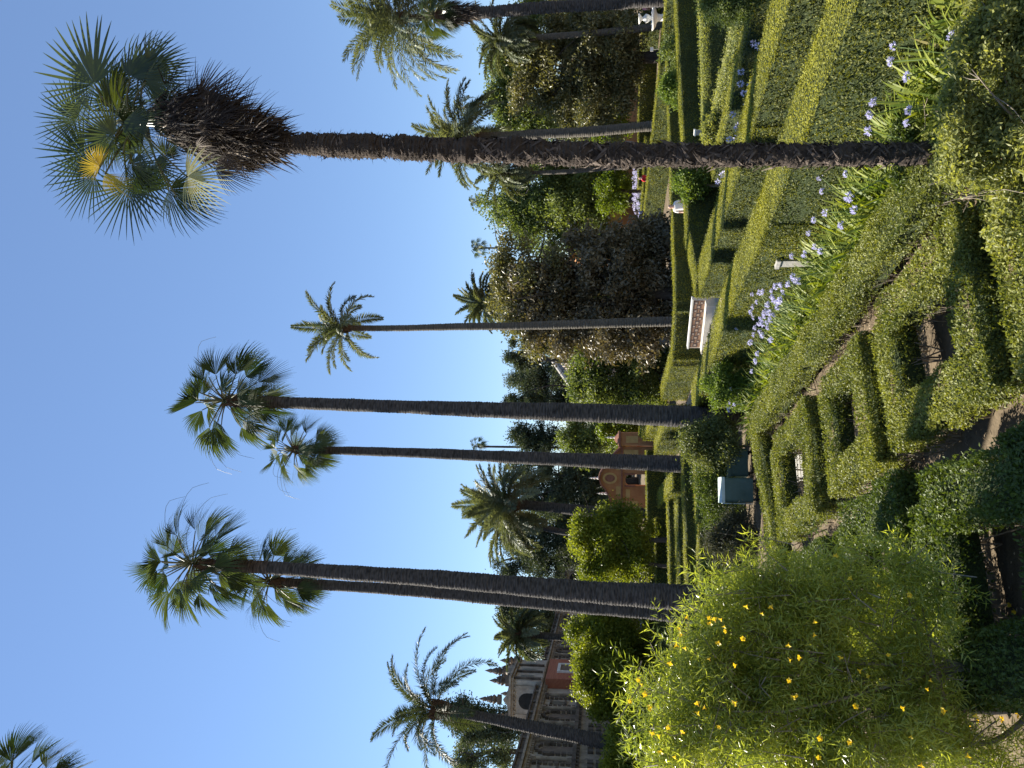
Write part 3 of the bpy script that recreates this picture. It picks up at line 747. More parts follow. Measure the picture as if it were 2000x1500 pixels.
hedge('maze_hedge', 'farthest left hedge line below the round dark green trees', [(4, 57), (-14, 59)], .8, 1.35, .1, 240, 'hedge', MG)
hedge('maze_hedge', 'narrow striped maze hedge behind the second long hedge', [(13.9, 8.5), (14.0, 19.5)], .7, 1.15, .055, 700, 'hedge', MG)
hedge('mounded_hedge', 'pale mounded hedge with a rounded top on the right of the maze', [(16.4, 21.3), (23, 20.2)], 1.1, 1.05, .07, 600, 'silver', 'mounded hedges', round_=.9)
hedge('mounded_hedge', 'pale mounded hedge beside the far lavender flowers at the right edge', [(16.3, 19.6), (15.6, 12.5)], .9, 1., .07, 600, 'silver', 'mounded hedges', round_=.9)

# ================================================================== flower bed: blue lilies of the nile
AGAP = []


def agapanthus(a, b, label, heads, n=46, L=.8, dark=False):
    p = AB(a, b); root = thing('agapanthus', p, label, 'flowering plant', 'lavender agapanthus clumps')
    mb = MB(); az = rng.random(n) * 2 * PI; el = R(rng.uniform(28, 88, n)); Ls = L * rng.uniform(.7, 1.2, n)
    r0 = rng.random(n) ** .5 * .24
    base = p + np.stack([np.cos(az) * r0, np.sin(az) * r0, np.full(n, .02)], -1)
    h = np.stack([np.cos(az), np.sin(az), az * 0], -1); sd_ = np.stack([-np.sin(az), np.cos(az), az * 0], -1)
    ns = 6; V = np.empty((n, ns, 2, 3)); pos = base.copy(); e = el.copy(); wd = rng.uniform(.016, .026, n)
    prof = [.75, 1, 1, .9, .6, .05]
    for j in range(ns):
        V[:, j, 0] = pos - sd_ * (wd * prof[j])[:, None]; V[:, j, 1] = pos + sd_ * (wd * prof[j])[:, None] + np.array([0, 0, .004])
        pos = pos + (h * np.cos(e)[:, None] + np.array([0, 0, 1.]) * np.sin(e)[:, None]) * (Ls / (ns - 1))[:, None]
        e = e - rng.uniform(.12, .34, n)
    i = np.arange(n)[:, None] * ns * 2; j = np.arange(ns - 1)[None] * 2
    mb.add(V.reshape(-1, 3), np.stack([i + j, i + j + 1, i + j + 3, i + j + 2], -1).reshape(-1, 4), lv=np.repeat(np.clip(rng.beta(2, 2, n), 0, .99), ns - 1))
    mb.build('leaves', M['strap'], root)
    for hp in heads:
        hp = np.asarray(hp, float); f = MB(); hs_ = rng.uniform(.7, 1.1)
        P = spline([p + np.array([0, 0, .1]), (p + hp) / 2 + np.array([0, 0, .12]), hp], 8)
        tube(f, P, .006, 4, cap=False, mi=1)
        k = 30; u = rdir(k); u[:, 2] = np.abs(u[:, 2]) * 1.05 - .3; u = unit(u); rad = hs_ * .058 * rng.uniform(.75, 1.15, k)[:, None]
        c = hp + u * rad * .55
        for q in range(3):
            leaves(f, c, u + rdir(k) * .55, rad[:, 0] * .75, rad[:, 0] * .28, curl=-.2, lv=rng.random(k))
        for q in range(0, k, 3): tube(f, [hp, c[q]], .0025, 3, cap=False, mi=1)
        f.build('flower_head', [M['lavender'], M['stalk']], root)


heads_px = [(1470, 575), (1478, 590), (1468, 610), (1490, 570), (1500, 595), (1488, 622), (1475, 640), (1500, 640), (1512, 615), (1520, 600), (1530, 570), (1540, 555), (1468, 668), (1480, 690), (1476, 705), (1490, 655), (1505, 625), (1525, 585), (1515, 560), (1550, 540), (1484, 648), (1496, 608), (1508, 580),
            (1572, 496), (1592, 482), (1547, 500), (1604, 490), (1580, 455), (1612, 415), (1590, 430), (1602, 345), (1606, 375), (1652, 340), (1660, 385), (1670, 410), (1680, 300), (1690, 285), (1700, 225), (1707, 200), (1745, 90), (1742, 120), (1772, 150), (1776, 215), (1772, 240), (1697, 255), (1860, 70), (1645, 440),
            (1428, 760), (1425, 785), (1435, 790), (1415, 775), (1424, 800), (1440, 640)]
heads_px += [(x + rng.normal() * 9, y + rng.normal() * 12) for x, y in heads_px[:23] for _ in range(1)]
clumps = []
for k, b in enumerate(np.linspace(7.2, 20.2, 48)):
    clumps.append([7.3 - .42 * (k % 3) + rng.normal() * .08, b + rng.normal() * .08, []])
for x, y in heads_px:
    q = G(x, y, 1.0 + rng.normal() * .09)
    best = min(clumps, key=lambda c: np.linalg.norm(AB(c[0], c[1])[:2] - q[:2])); best[2].append(q)
for k, c in enumerate(clumps):
    if k < 10: w0 = 'shaded agapanthus clump beside the windmill palm, '
    elif k < 22: w0 = 'sunlit agapanthus clump in the near half of the bed, '
    elif k < 38: w0 = 'agapanthus clump in the thick of the lavender blooms, '
    else: w0 = 'agapanthus clump at the far end of the bed, '
    c.append(w0)
for pre in sorted({c[3] for c in clumps}):
    gsel = [c for c in clumps if c[3] == pre]
    for r_, c in enumerate(gsel):
        od = ['nearest', 'second nearest', 'third nearest', 'fourth nearest', 'fifth nearest', 'sixth nearest', 'seventh nearest', 'eighth nearest', 'ninth nearest', 'tenth nearest', 'eleventh nearest', 'twelfth nearest', 'thirteenth nearest', 'fourteenth nearest', 'fifteenth nearest', 'sixteenth nearest'][r_]
        agapanthus(c[0], c[1], pre + od, c[2], n=125 if c[1] > 9.4 else 60)
# far drift of the same flowers
for (x, y, d0, n0, nm, lb) in ((1243, 365, 68, 260, 'lavender_bed', 'distant drift of lavender flowers behind the person in red'), (1420, 130, 20, 150, 'lavender_bed', 'lavender flowers lining the back of the second long maze hedge'), (1245, 1236, 58, 60, 'lavender_bed', 'small distant lavender flowers under the round green trees')):
    c = D(x, y, d0); mb = MB(); st = MB()
    big = d0 > 30; sx = 2.6 if big else 1.5; pts = []
    for _ in range(n0 // (2 if big else 5)):
        if big: q = c + np.array([rng.normal() * sx * .55, rng.normal() * .5, 0]); q[2] = rng.uniform(.75, 1.3)
        else:
            q = AB(12.9 + rng.normal() * .22, rng.uniform(10.5, 19)); q[2] = rng.uniform(.85, 1.2)
        pts.append(q); rad = .13 if big else .075
        u = rdir(26); leaves(mb, q + u * rad * .5, u, rad * .8, rad * .45)
        tube(st, [np.array([q[0], q[1], 0]), q], .008, 3, cap=False)
        az = rng.random(9) * 2 * PI
        leaves(st, np.tile([q[0], q[1], .02], (9, 1)), np.stack([np.cos(az) * .7, np.sin(az) * .7, np.ones(9)], -1), .75, .06, mi=1)
    root = thing(nm, (np.mean(pts, 0) * [1, 1, 0]), lb, 'flower bed', 'background flower beds')
    mb.build('flowers', M['lavender'], root); st.build('leaves', [M['stalk'], M['strap']], root)

# ================================================================== big palms
washingtonia('tallest fan palm of the left pair, in front, with rough grey trunk', (374, 1100), 24., [(392, 1103, 21), (480, 1106, 24), (560, 1111, 26), (700, 1120, 29), (850, 1130, 33), (1000, 1143, 37), (1150, 1156, 42), (1300, 1165, 48), (1420, 1170, 52)], 128, 40, name='fan_palm')
washingtonia('shorter fan palm of the left pair, half hidden behind its taller twin', (525, 1133), 27.5, [(530, 1136, 17), (640, 1143, 20), (800, 1153, 23), (1000, 1170, 29), (1200, 1186, 34), (1330, 1196, 38)], 100, 36)
washingtonia('fan palm with thick dark trunk rising from the green weeping shrub', (440, 781), 24.8, [(447, 782, 22), (600, 788, 24), (800, 795, 26), (1000, 802, 33), (1150, 806, 37), (1300, 812, 41), (1440, 818, 48)], 118, 38)
washingtonia('smaller fan palm between the left pair and the thick dark trunk', (575, 877), 33., [(580, 878, 15), (700, 881, 17), (850, 886, 20), (1000, 893, 24), (1150, 899, 28), (1320, 906, 33)], 80, 34)
# crown of a fan palm hanging into the frame at the corner
washingtonia('fan palm whose drooping crown enters the upper left sky corner', (25, 1545), 15., [(32, 1545, 34), (500, 1600, 40), (1200, 1660, 50)], 118, 26, wind=(.3, 0, -.12), rust=.05)

# ---- windmill palm in front of everything
dT = 9.4
foot = D(ground_x(dT), 303, dT); foot[2] = 0
wp = thing('windmill_palm', foot, 'nearest palm with shaggy brown trunk, dead skirt and a yellow fan leaf', 'palm tree')
mb, S = palm_trunk([(300, 228, 36), (420, 258, 40), (520, 274, 42), (548, 276, 46), (575, 283, 34), (605, 281, 36), (640, 284, 44), (700, 285, 43), (800, 289, 43), (900, 293, 44), (1000, 294, 45), (1100, 299, 44), (1200, 302, 43), (1300, 303, 41), (1400, 304, 40), (1550, 303, 39), (1700, 301, 40), (1850, 299, 38)], dT, ring=.05, amp=.09, ns=22, mt='palm_brown', jit=.06)
lum = np.linspace(0, 1, len(mb.v[0]))
vv = mb.v[0]; zz_ = vv[:, 2]; a_ = np.arctan2(vv[:, 1] - foot[1], vv[:, 0] - foot[0])
kk = .03 * np.sin(zz_ * 9.5) + .022 * np.sin(zz_ * 21 + 2 * np.sin(a_)) + .02 * np.sin(zz_ * 14 + a_ * 3)
cx_ = np.interp(zz_, S[::-1, 2], S[::-1, 0]); cy_ = np.interp(zz_, S[::-1, 2], S[::-1, 1])
vv[:, 0] += (vv[:, 0] - cx_) * kk * 3.2; vv[:, 1] += (vv[:, 1] - cy_) * kk * 3.2
mb.build('trunk', M['palm_brown'], wp, True)
b = MB(); n = 2600; t = rng.integers(int(len(S) * .17), len(S) - 6, n); az = rng.random(n) * 2 * PI
hd = np.stack([np.cos(az), np.sin(az), az * 0], -1)
z01 = t / len(S)
C = S[t, :3] + hd * (S[t, 3] * .92)[:, None]
tang = np.stack([-np.sin(az), np.cos(az), az * 0], -1) * rng.choice([-1, 1], n)[:, None]
stub = (z01 > .42) & (rng.random(n) < .62)
leaves(b, C, np.where(stub[:, None], hd * .13 + tang * .75 * rng.uniform(.2, 1.5, n)[:, None] + np.array([0, 0, .7]), hd * .1 + tang * 1. + np.array([0, 0, .14])), np.where(stub, rng.uniform(.1, .26, n), rng.uniform(.08, .15, n)), np.where(stub, rng.uniform(.015, .05, n), .024), hd + tang * .2, curl=.3, lv=np.clip(rng.beta(1.6, 2.2, n) * .8 + .35 * stub * (rng.random(n) < .5), 0, 1))
n = 2600; t = rng.integers(int(len(S) * .15), len(S) - 4, n); az = rng.random(n) * 2 * PI; hd = np.stack([np.cos(az), np.sin(az), az * 0], -1)
leaves(b, S[t, :3] + hd * (S[t, 3] * .95)[:, None], hd * .35 + rdir(n) * .6 + np.array([0, 0, -.4]), rng.uniform(.04, .12, n), .006, lv=rng.random(n) * .6)
b.build('old_leaf_bases', M['boot'], wp)
# dead skirt
b = MB(); sP = spline([D(300, 230, dT), D(420, 262, dT), D(540, 277, dT)], 30); spx = pxs(420, 262, dT)
for _ in range(44):
    k = rng.integers(0, 20); az = rng.random() * 2 * PI; hd = np.array([math.cos(az), math.sin(az), 0])
    o = sP[k] + hd * .05; f = k / 20
    out = rng.uniform(.28, .5) * (1 if f < .6 else .75)
    el = R(rng.uniform(-78, -25))
    end = o + (hd * math.cos(el) + np.array([0, 0, math.sin(el)])) * out
    tube(b, spline([o, (o + end) / 2 + np.array([0, 0, .06]), end], 5), .011, 4, lv=.3, cap=False)
    fan(b, end, unit(hd * .33 + np.array([0, 0, -1.])), hd + np.array([0, 0, .3]), rng.uniform(.36, .54), 22, rng.uniform(40, 75), .38, .1, rng.uniform(.2, .8), lv=rng.random() * .8, ragged=.25, wsc=.7)
n = 2600; k = rng.integers(0, 28, n); az = rng.random(n) * 2 * PI; hd = np.stack([np.cos(az), np.sin(az), az * 0], -1)
rad = np.interp(k, [0, 8, 18, 27], [.2, .42, .4, .2]) * rng.random(n) ** .5
leaves(b, sP[k] + hd * rad[:, None], hd * .25 + rdir(n) * .3 + np.array([0, 0, -1.]), rng.uniform(.2, .5, n), .022, curl=.2, lv=rng.random(n))
b.build('dead_skirt', M['dead'], wp)


def tfan(hub, tip, rpx, depth=0., half=105, mt='fan_t', fold=.2, droop=.12, tilt=(0, -1, .15), lab=None, nseg=27, join=.34, lv=None):
    hb = D(hub[0], hub[1], dT + depth); tp = D(tip[0], tip[1], dT + depth); s = pxs(hub[0], hub[1], dT)
    m2 = MB(); o = D(268 + rng.normal() * 14, 225 + rng.normal() * 8, dT)
    P = spline([o, (o + hb) / 2 + np.array([0, 0, .06]), hb], 7); tube(m2, P, np.linspace(.017, .010, 7), 5, mi=1, lv=.5, cap=False)
    fan(m2, hb, tp - hb, np.array(tilt, float), rpx * s, nseg, half, join, droop, fold, mi=0, lv=lv)
    o2 = m2.build('frond', [M[mt], M['petiole']], wp)
    if lab: o2['label'] = lab


tfan((185, 165), (85, 80), 130, -.2, 112, tilt=(-.15, -1, .1), droop=.03, fold=.12)
tfan((150, 235), (60, 215), 95, .3, 100, droop=.05)
tfan((175, 215), (70, 250), 110, -.3, 80, droop=.08, tilt=(.4, -.8, .3))
tfan((165, 300), (95, 330), 110, .4, 110, droop=.06)
tfan((195, 325), (150, 305), 46, -.6, 100, 'fan_yellow', droop=.12, tilt=(.3, -1, .5), lab='yellow fan leaf')
tfan((205, 340), (250, 395), 62, -.55, 42, 'fan_yellow', droop=.2, tilt=(.5, -1, .2), fold=.5, lab='narrow yellow fan leaf')
tfan((185, 345), (105, 385), 110, .2, 105, droop=.06)
tfan((250, 365), (245, 475), 112, -.2, 118, droop=.03, fold=.1)
tfan((275, 345), (310, 450), 105, .35, 95, droop=.15)
tfan((330, 370), (420, 435), 110, .1, 75, droop=.2)
tfan((345, 385), (445, 440), 95, -.3, 45, droop=.25, fold=.6)
tfan((365, 345), (445, 375), 88, -.6, 92, 'fan_pale', droop=.15, tilt=(-.35, -1, .3), lab='pale dying fan leaf edged orange')
tfan((255, 150), (300, 75), 98, -.1, 80, droop=.35, tilt=(.2, -1, .2))
tfan((270, 150), (355, 110), 98, .2, 85, droop=.25)
tfan((285, 160), (370, 165), 90, -.2, 70, droop=.2)
tfan((300, 190), (350, 170), 60, .3, 90, droop=.2)
tfan((215, 200), (170, 130), 85, .5, 105, droop=.1)
tfan((225, 265), (150, 260), 92, -.45, 95, droop=.1, tilt=(0, -.6, .8))
tfan((240, 240), (330, 255), 80, -.6, 60, droop=.15, tilt=(.4, -.8, .5))
tfan((240, 300), (320, 300), 90, -.55, 35, droop=.2, tilt=(.8, -.5, .2), fold=.7)
tfan((255, 320), (330, 400), 85, -.4, 80, droop=.18)
tfan((220, 190), (250, 120), 80, .55, 90, droop=.2)
tfan((300, 320), (360, 400), 85, .3, 90, droop=.25)
for _ in range(22):
    hx_, hy_ = 262 + rng.normal() * 38, 245 + rng.normal() * 50; a_ = rng.random() * 2 * PI
    tfan((hx_, hy_), (hx_ + 60 * math.cos(a_), hy_ + 60 * math.sin(a_)), rng.uniform(55, 85), rng.uniform(-.3, .6), rng.uniform(50, 90), droop=.2, tilt=(rng.normal() * .6, -1, rng.normal() * .5), fold=rng.uniform(.1, .6))
tfan((210, 270), (120, 290), 95, -.1, 70, droop=.08, tilt=(-.6, -.7, .3))
tfan((385, 195), (470, 190), 100, -.2, 62, 'dead', droop=.12, fold=.5, lab='withered brown fan leaf')
tfan((395, 215), (500, 200), 110, -.3, 45, 'dead', droop=.12, fold=.6, lab='dry hanging fan leaf')
tfan((420, 330), (520, 345), 95, -.25, 50, 'dead', droop=.1, fold=.6, lab='dead grey fan leaf')

# ---- date palms
date_palm('slender date palm standing alone in the open sky above the magnolia', (676, 641), 37., [(684, 641, 11), (780, 641, 12), (900, 638, 14), (1000, 637, 15), (1100, 634, 17), (1200, 631, 18), (1300, 628, 19)], 84, 26, 'feather', 'palm_pale', True, (.5, 1.7), 0, 86, (-.18, 0, -.05), 'date palms', lw=.042)
date_palm('leaning date palm with ragged curling fronds at the far left', (858, 1386), 38., [(866, 1386, 21), (900, 1392, 20), (960, 1404, 20), (1040, 1420, 24), (1120, 1436, 26), (1200, 1453, 27), (1270, 1466, 26)], 128, 25, 'feather_dark', 'palm_grey', True, (.9, 1.95), 2, 87, (.05, 0, -.07), 'date palms', lw=.04, nl=120, rfac=1.28, llf=.17)
date_palm('stout date palm with full crown behind the round citrus tree', (1000, 985), 60., [(1008, 985, 17), (1060, 989, 19), (1150, 998, 21)], 100, 52, 'feather', 'palm_grey', False, (.4, 1.2), -12, 86, (0, 0, 0), 'date palms', lw=.08)
date_palm('thinner date palm leaning beside the stout one', (990, 1020), 64., [(994, 1020, 10), (1050, 1029, 11), (1125, 1042, 12)], 78, 34, 'feather', 'palm_grey', False, (.7, 1.5), -35, 70, (-.05, 0, -.05), 'date palms', lw=.09)
date_palm('date palm rising in front of the old grotto gallery', (1020, 1240), 52., [(1026, 1240, 13), (1070, 1242, 13), (1130, 1248, 13)], 62, 40, 'feather', 'palm_grey', False, (.6, 1.4), -25, 84, (0, 0, 0), 'date palms', lw=.07)
date_palm('tall date palm at the right edge above the shaggy palm', (785, 36), 48., [(797, 36, 14), (840, 32, 13), (900, 26, 13), (1060, 14, 13), (1260, 2, 14)], 128, 64, 'feather', 'palm_grey', True, (.5, 1.6), -20, 86, (-.1, 0, -.05), 'date palms', lw=.07, nl=60)
date_palm('date palm behind the windmill palm trunk, its own trunk bending right', (918, 266), 46., [(926, 267, 18), (980, 266, 17), (1050, 262, 18), (1150, 257, 19), (1230, 250, 19), (1310, 243, 20)], 98, 48, 'feather', 'palm_pale', True, (.6, 1.8), -10, 84, (.2, 0, -.06), 'date palms', lw=.06)
date_palm('short date palm half behind the windmill palm trunk', (985, 336), 58., [(992, 337, 8), (1060, 337, 8), (1120, 334, 9), (1200, 327, 10)], 62, 34, 'feather', 'palm_pale', False, (.8, 1.7), -45, 84, (0, 0, 0), 'date palms', lw=.08)
date_palm('date palm left of the fountain with curving pale trunk', (985, 77), 52., [(993, 77, 10), (1050, 73, 11), (1130, 67, 12), (1220, 59, 13), (1300, 49, 14)], 76, 40, 'feather', 'palm_pale', False, (.9, 1.8), -40, 84, (-.1, 0, 0), 'date palms', lw=.07)
date_palm('date palm head showing just above the dark magnolia', (955, 592), 62., [(966, 592, 11), (1100, 590, 12), (1220, 590, 12)], 62, 36, 'feather', 'palm_grey', False, (.6, 1.4), -20, 84, (0, 0, 0), 'date palms', lw=.09)
# shaggy palm at the right edge
sh = D(ground_x(42.), 4, 42.); sh[2] = 0
root = thing('shaggy_palm', sh, 'stocky palm with shaggy dead skirt and green fans at the right edge', 'palm tree')
mb, S2 = palm_trunk([(850, 32, 20), (900, 28, 23), (960, 23, 22), (1060, 15, 22), (1150, 10, 22), (1260, 3, 22)], 42., ring=.12, amp=.12, ns=16, mt='palm_grey', jit=.07)
mb.build('trunk', M['palm_grey'], root, True)
b = MB(); o = D(848, 30, 42.)
for i in range(34):
    f = (i + .5) / 34; fan_palm_frond(b, o, i * 2.4, R(80 - 150 * f), .7, .95)
b.build('crown', [M['fan_t'], M['petiole']], root)
b = MB(); n = 900; k = rng.random(n); az = rng.random(n) * 2 * PI; hd = np.stack([np.cos(az), np.sin(az), az * 0], -1)
o1, o2 = D(872, 30, 42.), D(925, 24, 42.)
leaves(b, o1 + (o2 - o1) * k[:, None] + hd * (.62 * (1 - .45 * k) * rng.random(n) ** .5)[:, None], hd * .3 + rdir(n) * .3 + np.array([0, 0, -1.]), rng.uniform(.3, .7, n), .05)
b.build('dead_skirt', M['dead'], root)
# small far fan palms
for (hx, hy, r_, d0, ty, lb, wd) in ((930, 484, 22, 90., 1100, 'tiny distant fan palm above the dark magnolia crown', 3.2), (925, 395, 18, 95., 1180, 'tiny distant fan palm right of the green treetops', 3.6), (930, 872, 22, 95., 1160, 'wind-blown distant fan palm behind the smaller palm trunk', 4.)):
    washingtonia(lb, (hx, hy), d0, [(hx + 5, hy, wd), (1000, hy + 1, wd * 1.1), (ty, hy + 3, wd * 1.3), (1230, hy + 4, wd * 1.3)], r_, 22, seps=False, group='distant fan palms')
for (x0, y0, x1, y1, d0, lb) in ((905, 210, 1160, 190, 85., 'thin bare palm trunk among the trees right of the windmill palm'), (1010, 226, 1180, 205, 88., 'second thin bare palm trunk, shorter, left of the first'), (985, 935, 1100, 925, 90., 'thin palm stem before the dark conifers by the gateway'), (1000, 912, 1110, 905, 92., 'thinnest palm stem beside the dark conifers')):
    f0 = D(ground_x(d0), y1 - 3, d0); f0[2] = 0
    root = thing('slender_palm', f0, lb, 'palm tree', 'thin distant palms')
    mb, S2 = palm_trunk([(x0, y0, 3.4), ((x0 + x1) / 2, (y0 + y1) / 2, 3.6), (x1, y1, 4.)], d0, ring=.3, ns=8); mb.build('trunk', M['palm_pale'], root, True)
    b = MB(); o = D(x0, y0, d0)
    for i in range(18): pinnate(b, o, i * 2.4, R(80 - 7 * i), 1.9, 1.6, .4, 22, lw=.12)
    b.build('crown', [M['feather'], M['rachis']], root)
# ================================================================== trees
tree('magnolia_tree', 'large dark glossy magnolia filling the middle distance behind the maze', 43., [(1200, 560, 95, 95), (1120, 525, 75, 70), (1115, 620, 85, 68), (1225, 640, 75, 60), (1250, 495, 66, 66), (1160, 475, 80, 46), (1080, 590, 70, 80), (1020, 560, 44, 50), (1290, 560, 28, 100), (1280, 480, 30, 50), (1275, 640, 40, 50)], 'magnolia', 2500, 26, .26, .25, 575, .35, .5, shell=.6)
tree('magnolia_tree', 'sparse brownish treetop above the dark magnolia', 44.5, [(1040, 555, 66, 66), (1000, 620, 42, 48), (1010, 560, 46, 60), (985, 505, 28, 32), (1055, 480, 42, 28), (1030, 680, 28, 26), (1060, 620, 40, 50)], 'olive', 900, 22, .32, .23, 560, .3, .5, shell=.9, fork=(1110, 570))
tree('broadleaf_tree', 'mid-green broadleaf tree between the dark magnolia and the thick palm trunk', 50., [(1200, 720, 72, 66), (1150, 690, 42, 48), (1240, 680, 48, 48), (1190, 768, 48, 32), (1262, 730, 30, 62), (1150, 755, 34, 38)], 'green', 1500, 26, .3, .2, 720, .25)
tree('broadleaf_tree', 'olive-brown spreading tree with lit trunk left of the fountain', 55., [(1130, 120, 95, 58), (1080, 175, 62, 56), (1200, 175, 60, 58), (1180, 60, 78, 55), (1100, 55, 55, 50), (1045, 115, 48, 48), (1150, 228, 62, 36), (1225, 100, 22, 80)], 'olive', 2300, 26, .32, .24, 110, .38, shell=.75, fork=(1215, 108))
tree('broadleaf_tree', 'tall green tree behind the olive-brown one, crown against the sky', 72., [(1000, 160, 48, 70), (1015, 225, 50, 40), (1060, 205, 60, 45), (985, 110, 40, 40), (1040, 60, 40, 45), (1090, 30, 60, 30)], 'green', 1300, 24, .45, .32, 160, .4, shell=.7)
tree('broadleaf_tree', 'great green tree crown just left of the windmill palm trunk', 76., [(1000, 380, 46, 44), (1060, 360, 66, 58), (1060, 430, 58, 48), (1120, 400, 66, 66), (975, 405, 26, 24), (1150, 350, 48, 40), (1030, 462, 28, 28), (1080, 470, 34, 30), (1150, 450, 40, 40), (1190, 380, 30, 60)], 'green', 2200, 24, .5, .32, 390, .45)
tree('broadleaf_tree', 'slim pale green tree seen in the gap right of the windmill palm', 80., [(1060, 250, 42, 26), (1110, 245, 30, 25), (1030, 262, 24, 18), (1150, 262, 40, 30)], 'green_hazy', 500, 24, .45, .32, 252, .3)
tree('broadleaf_tree', 'sunny yellow-green small tree by the terracotta garden wall', 64., [(1175, 238, 38, 26), (1190, 255, 30, 26), (1195, 215, 24, 20)], 'bright', 320, 24, .35, .25, 238, .18)
tree('broadleaf_tree', 'bright yellow-green bushy tree beside the ochre panel', 66., [(1195, 372, 26, 30), (1205, 345, 22, 22), (1182, 395, 16, 12)], 'bright', 300, 24, .32, .22, 370, .15)
tree('cypress_tree', 'pencil-thin dark cypress right of the thick palm trunk', 86., [(1000, 783, 26, 6), (1035, 783, 40, 10), (1075, 783, 50, 14), (1130, 783, 50, 15)], 'dark', 900, 22, .22, .3, 783, .25, .35, shell=.5)
tree('conifer_tree', 'broad dark conifer behind the tiled roof', 104., [(1040, 742, 42, 38), (1008, 752, 22, 24), (1078, 725, 34, 42), (1100, 770, 50, 30), (1050, 715, 30, 25)], 'conifer', 1100, 24, .45, .32, 742, .4, .4)
tree('pine_tree', 'flat-topped stone pine poking up left of the magnolia', 82., [(998, 692, 9, 26), (1014, 700, 10, 24), (1030, 688, 8, 26), (1045, 704, 9, 18)], 'conifer', 260, 24, .3, .3, 700, .3, .35, shell=.9, fork=(1055, 702))
tree('pine_tree', 'dark pine between the two lone fan palm trunks', 88., [(1020, 850, 22, 20), (1045, 862, 26, 28), (1070, 850, 26, 32), (1060, 885, 22, 26)], 'dark', 560, 24, .45, .3, 858, .35, .4, shell=.85)
tree('broadleaf_tree', 'green round tree in the gap between the two lone fan palms', 74., [(1112, 848, 34, 26), (1160, 850, 42, 30), (1130, 880, 30, 24), (1195, 860, 30, 30)], 'green', 620, 24, .42, .28, 855, .3)
tree('broadleaf_tree', 'yellow-green tree glowing next to the gateway pier', 68., [(1195, 835, 30, 18), (1222, 840, 22, 20)], 'bright', 240, 24, .3, .25, 838, .15)
tree('conifer_tree', 'tall dark conifer left of the smaller palm trunk, above the gateway', 84., [(1085, 925, 62, 26), (1130, 948, 50, 45), (1050, 925, 28, 22), (1040, 965, 26, 30), (1090, 975, 48, 28), (1165, 960, 30, 60)], 'conifer', 1500, 24, .42, .32, 940, .4, .4)
tree('conifer_tree', 'dark conifer behind the twin date palms', 88., [(1040, 1062, 46, 36), (1090, 1040, 55, 40), (1125, 1062, 42, 42), (1010, 1040, 24, 22), (1150, 1020, 40, 45)], 'dark', 1300, 24, .45, .32, 1050, .4, .4)
tree('conifer_tree', 'open-branched flat-topped conifer right of the left pair of palms', 92., [(968, 1098, 9, 34), (995, 1110, 16, 34), (1025, 1100, 16, 30), (1052, 1112, 16, 34), (1078, 1098, 14, 30)], 'dark', 480, 22, .4, .3, 1098, .4, .4, shell=.95, fork=(1040, 1098))
tree('citrus_tree', 'round yellow-green citrus tree on two dark leaning trunks', 41., [(1200, 1062, 66, 58), (1160, 1058, 38, 45), (1228, 1028, 34, 38), (1238, 1092, 32, 42), (1172, 1105, 34, 30), (1150, 1030, 26, 26)], 'orange_tree', 2300, 26, .22, .15, 1056, .13, extra_trunks=((1106, (1262, 1100)),))
tree('broadleaf_tree', 'rounded dark green tree left of the pair of palm trunks', 45., [(1180, 1240, 50, 44), (1165, 1290, 42, 40), (1215, 1262, 40, 60), (1190, 1215, 36, 26)], 'orange_tree', 1500, 26, .25, .17, 1245, .2)
tree('broadleaf_tree', 'rounded green tree in front of the red brick bay', 43., [(1175, 1345, 42, 48), (1205, 1385, 36, 42), (1215, 1330, 40, 50), (1150, 1320, 24, 34)], 'orange_tree', 1400, 26, .24, .17, 1350, .2)
tree('broadleaf_tree', 'small bright green tree low at the far left edge', 37., [(1235, 1475, 38, 44), (1215, 1450, 24, 26), (1225, 1505, 40, 30)], 'orange_tree', 900, 26, .2, .15, 1478, .15)
tree('broadleaf_tree', 'dark dense round tree standing behind the stone turret', 84., [(925, 1405, 58, 26), (975, 1412, 46, 34), (890, 1400, 26, 20)], 'dark', 900, 26, .45, .32, 1410, .45)
tree('broadleaf_tree', 'hazy loose-crowned tree at the far left above the gallery', 96., [(900, 1470, 32, 30), (940, 1460, 36, 34), (975, 1485, 34, 36), (915, 1500, 30, 26), (990, 1455, 24, 24)], 'green_hazy', 430, 18, .5, .34, 1470, .4, shell=.9)
tree('broadleaf_tree', 'soft green tree behind the grotto gallery right of its date palm', 105., [(1010, 1195, 40, 22), (1045, 1190, 44, 26), (1055, 1215, 40, 34), (985, 1190, 20, 14)], 'conifer', 700, 24, .5, .36, 1200, .4)
tree('broadleaf_tree', 'thin hazy tree behind the grotto gallery left of its date palm', 108., [(1040, 1262, 36, 26), (1060, 1290, 28, 26), (1075, 1240, 30, 30)], 'green_hazy', 360, 20, .5, .36, 1262, .3, shell=.9)
mb = MB()
bl = [(1165, y, 60 + 26 * math.sin(y * .031) + 10 * math.sin(y * .11), 60) for y in range(-160, 720, 42)] + [(1185, y, 48 + 16 * math.sin(y * .05), 50) for y in range(720, 1160, 40)] + [(1205, y, 40, 60) for y in range(-160, 1160, 55)]
crown(mb, bl, 104., 4200, 22, .8, .5)
tag(mb.build('treeline', M['green']), 'dark band of far garden trees closing off the horizon', 'treeline', kind='stuff')

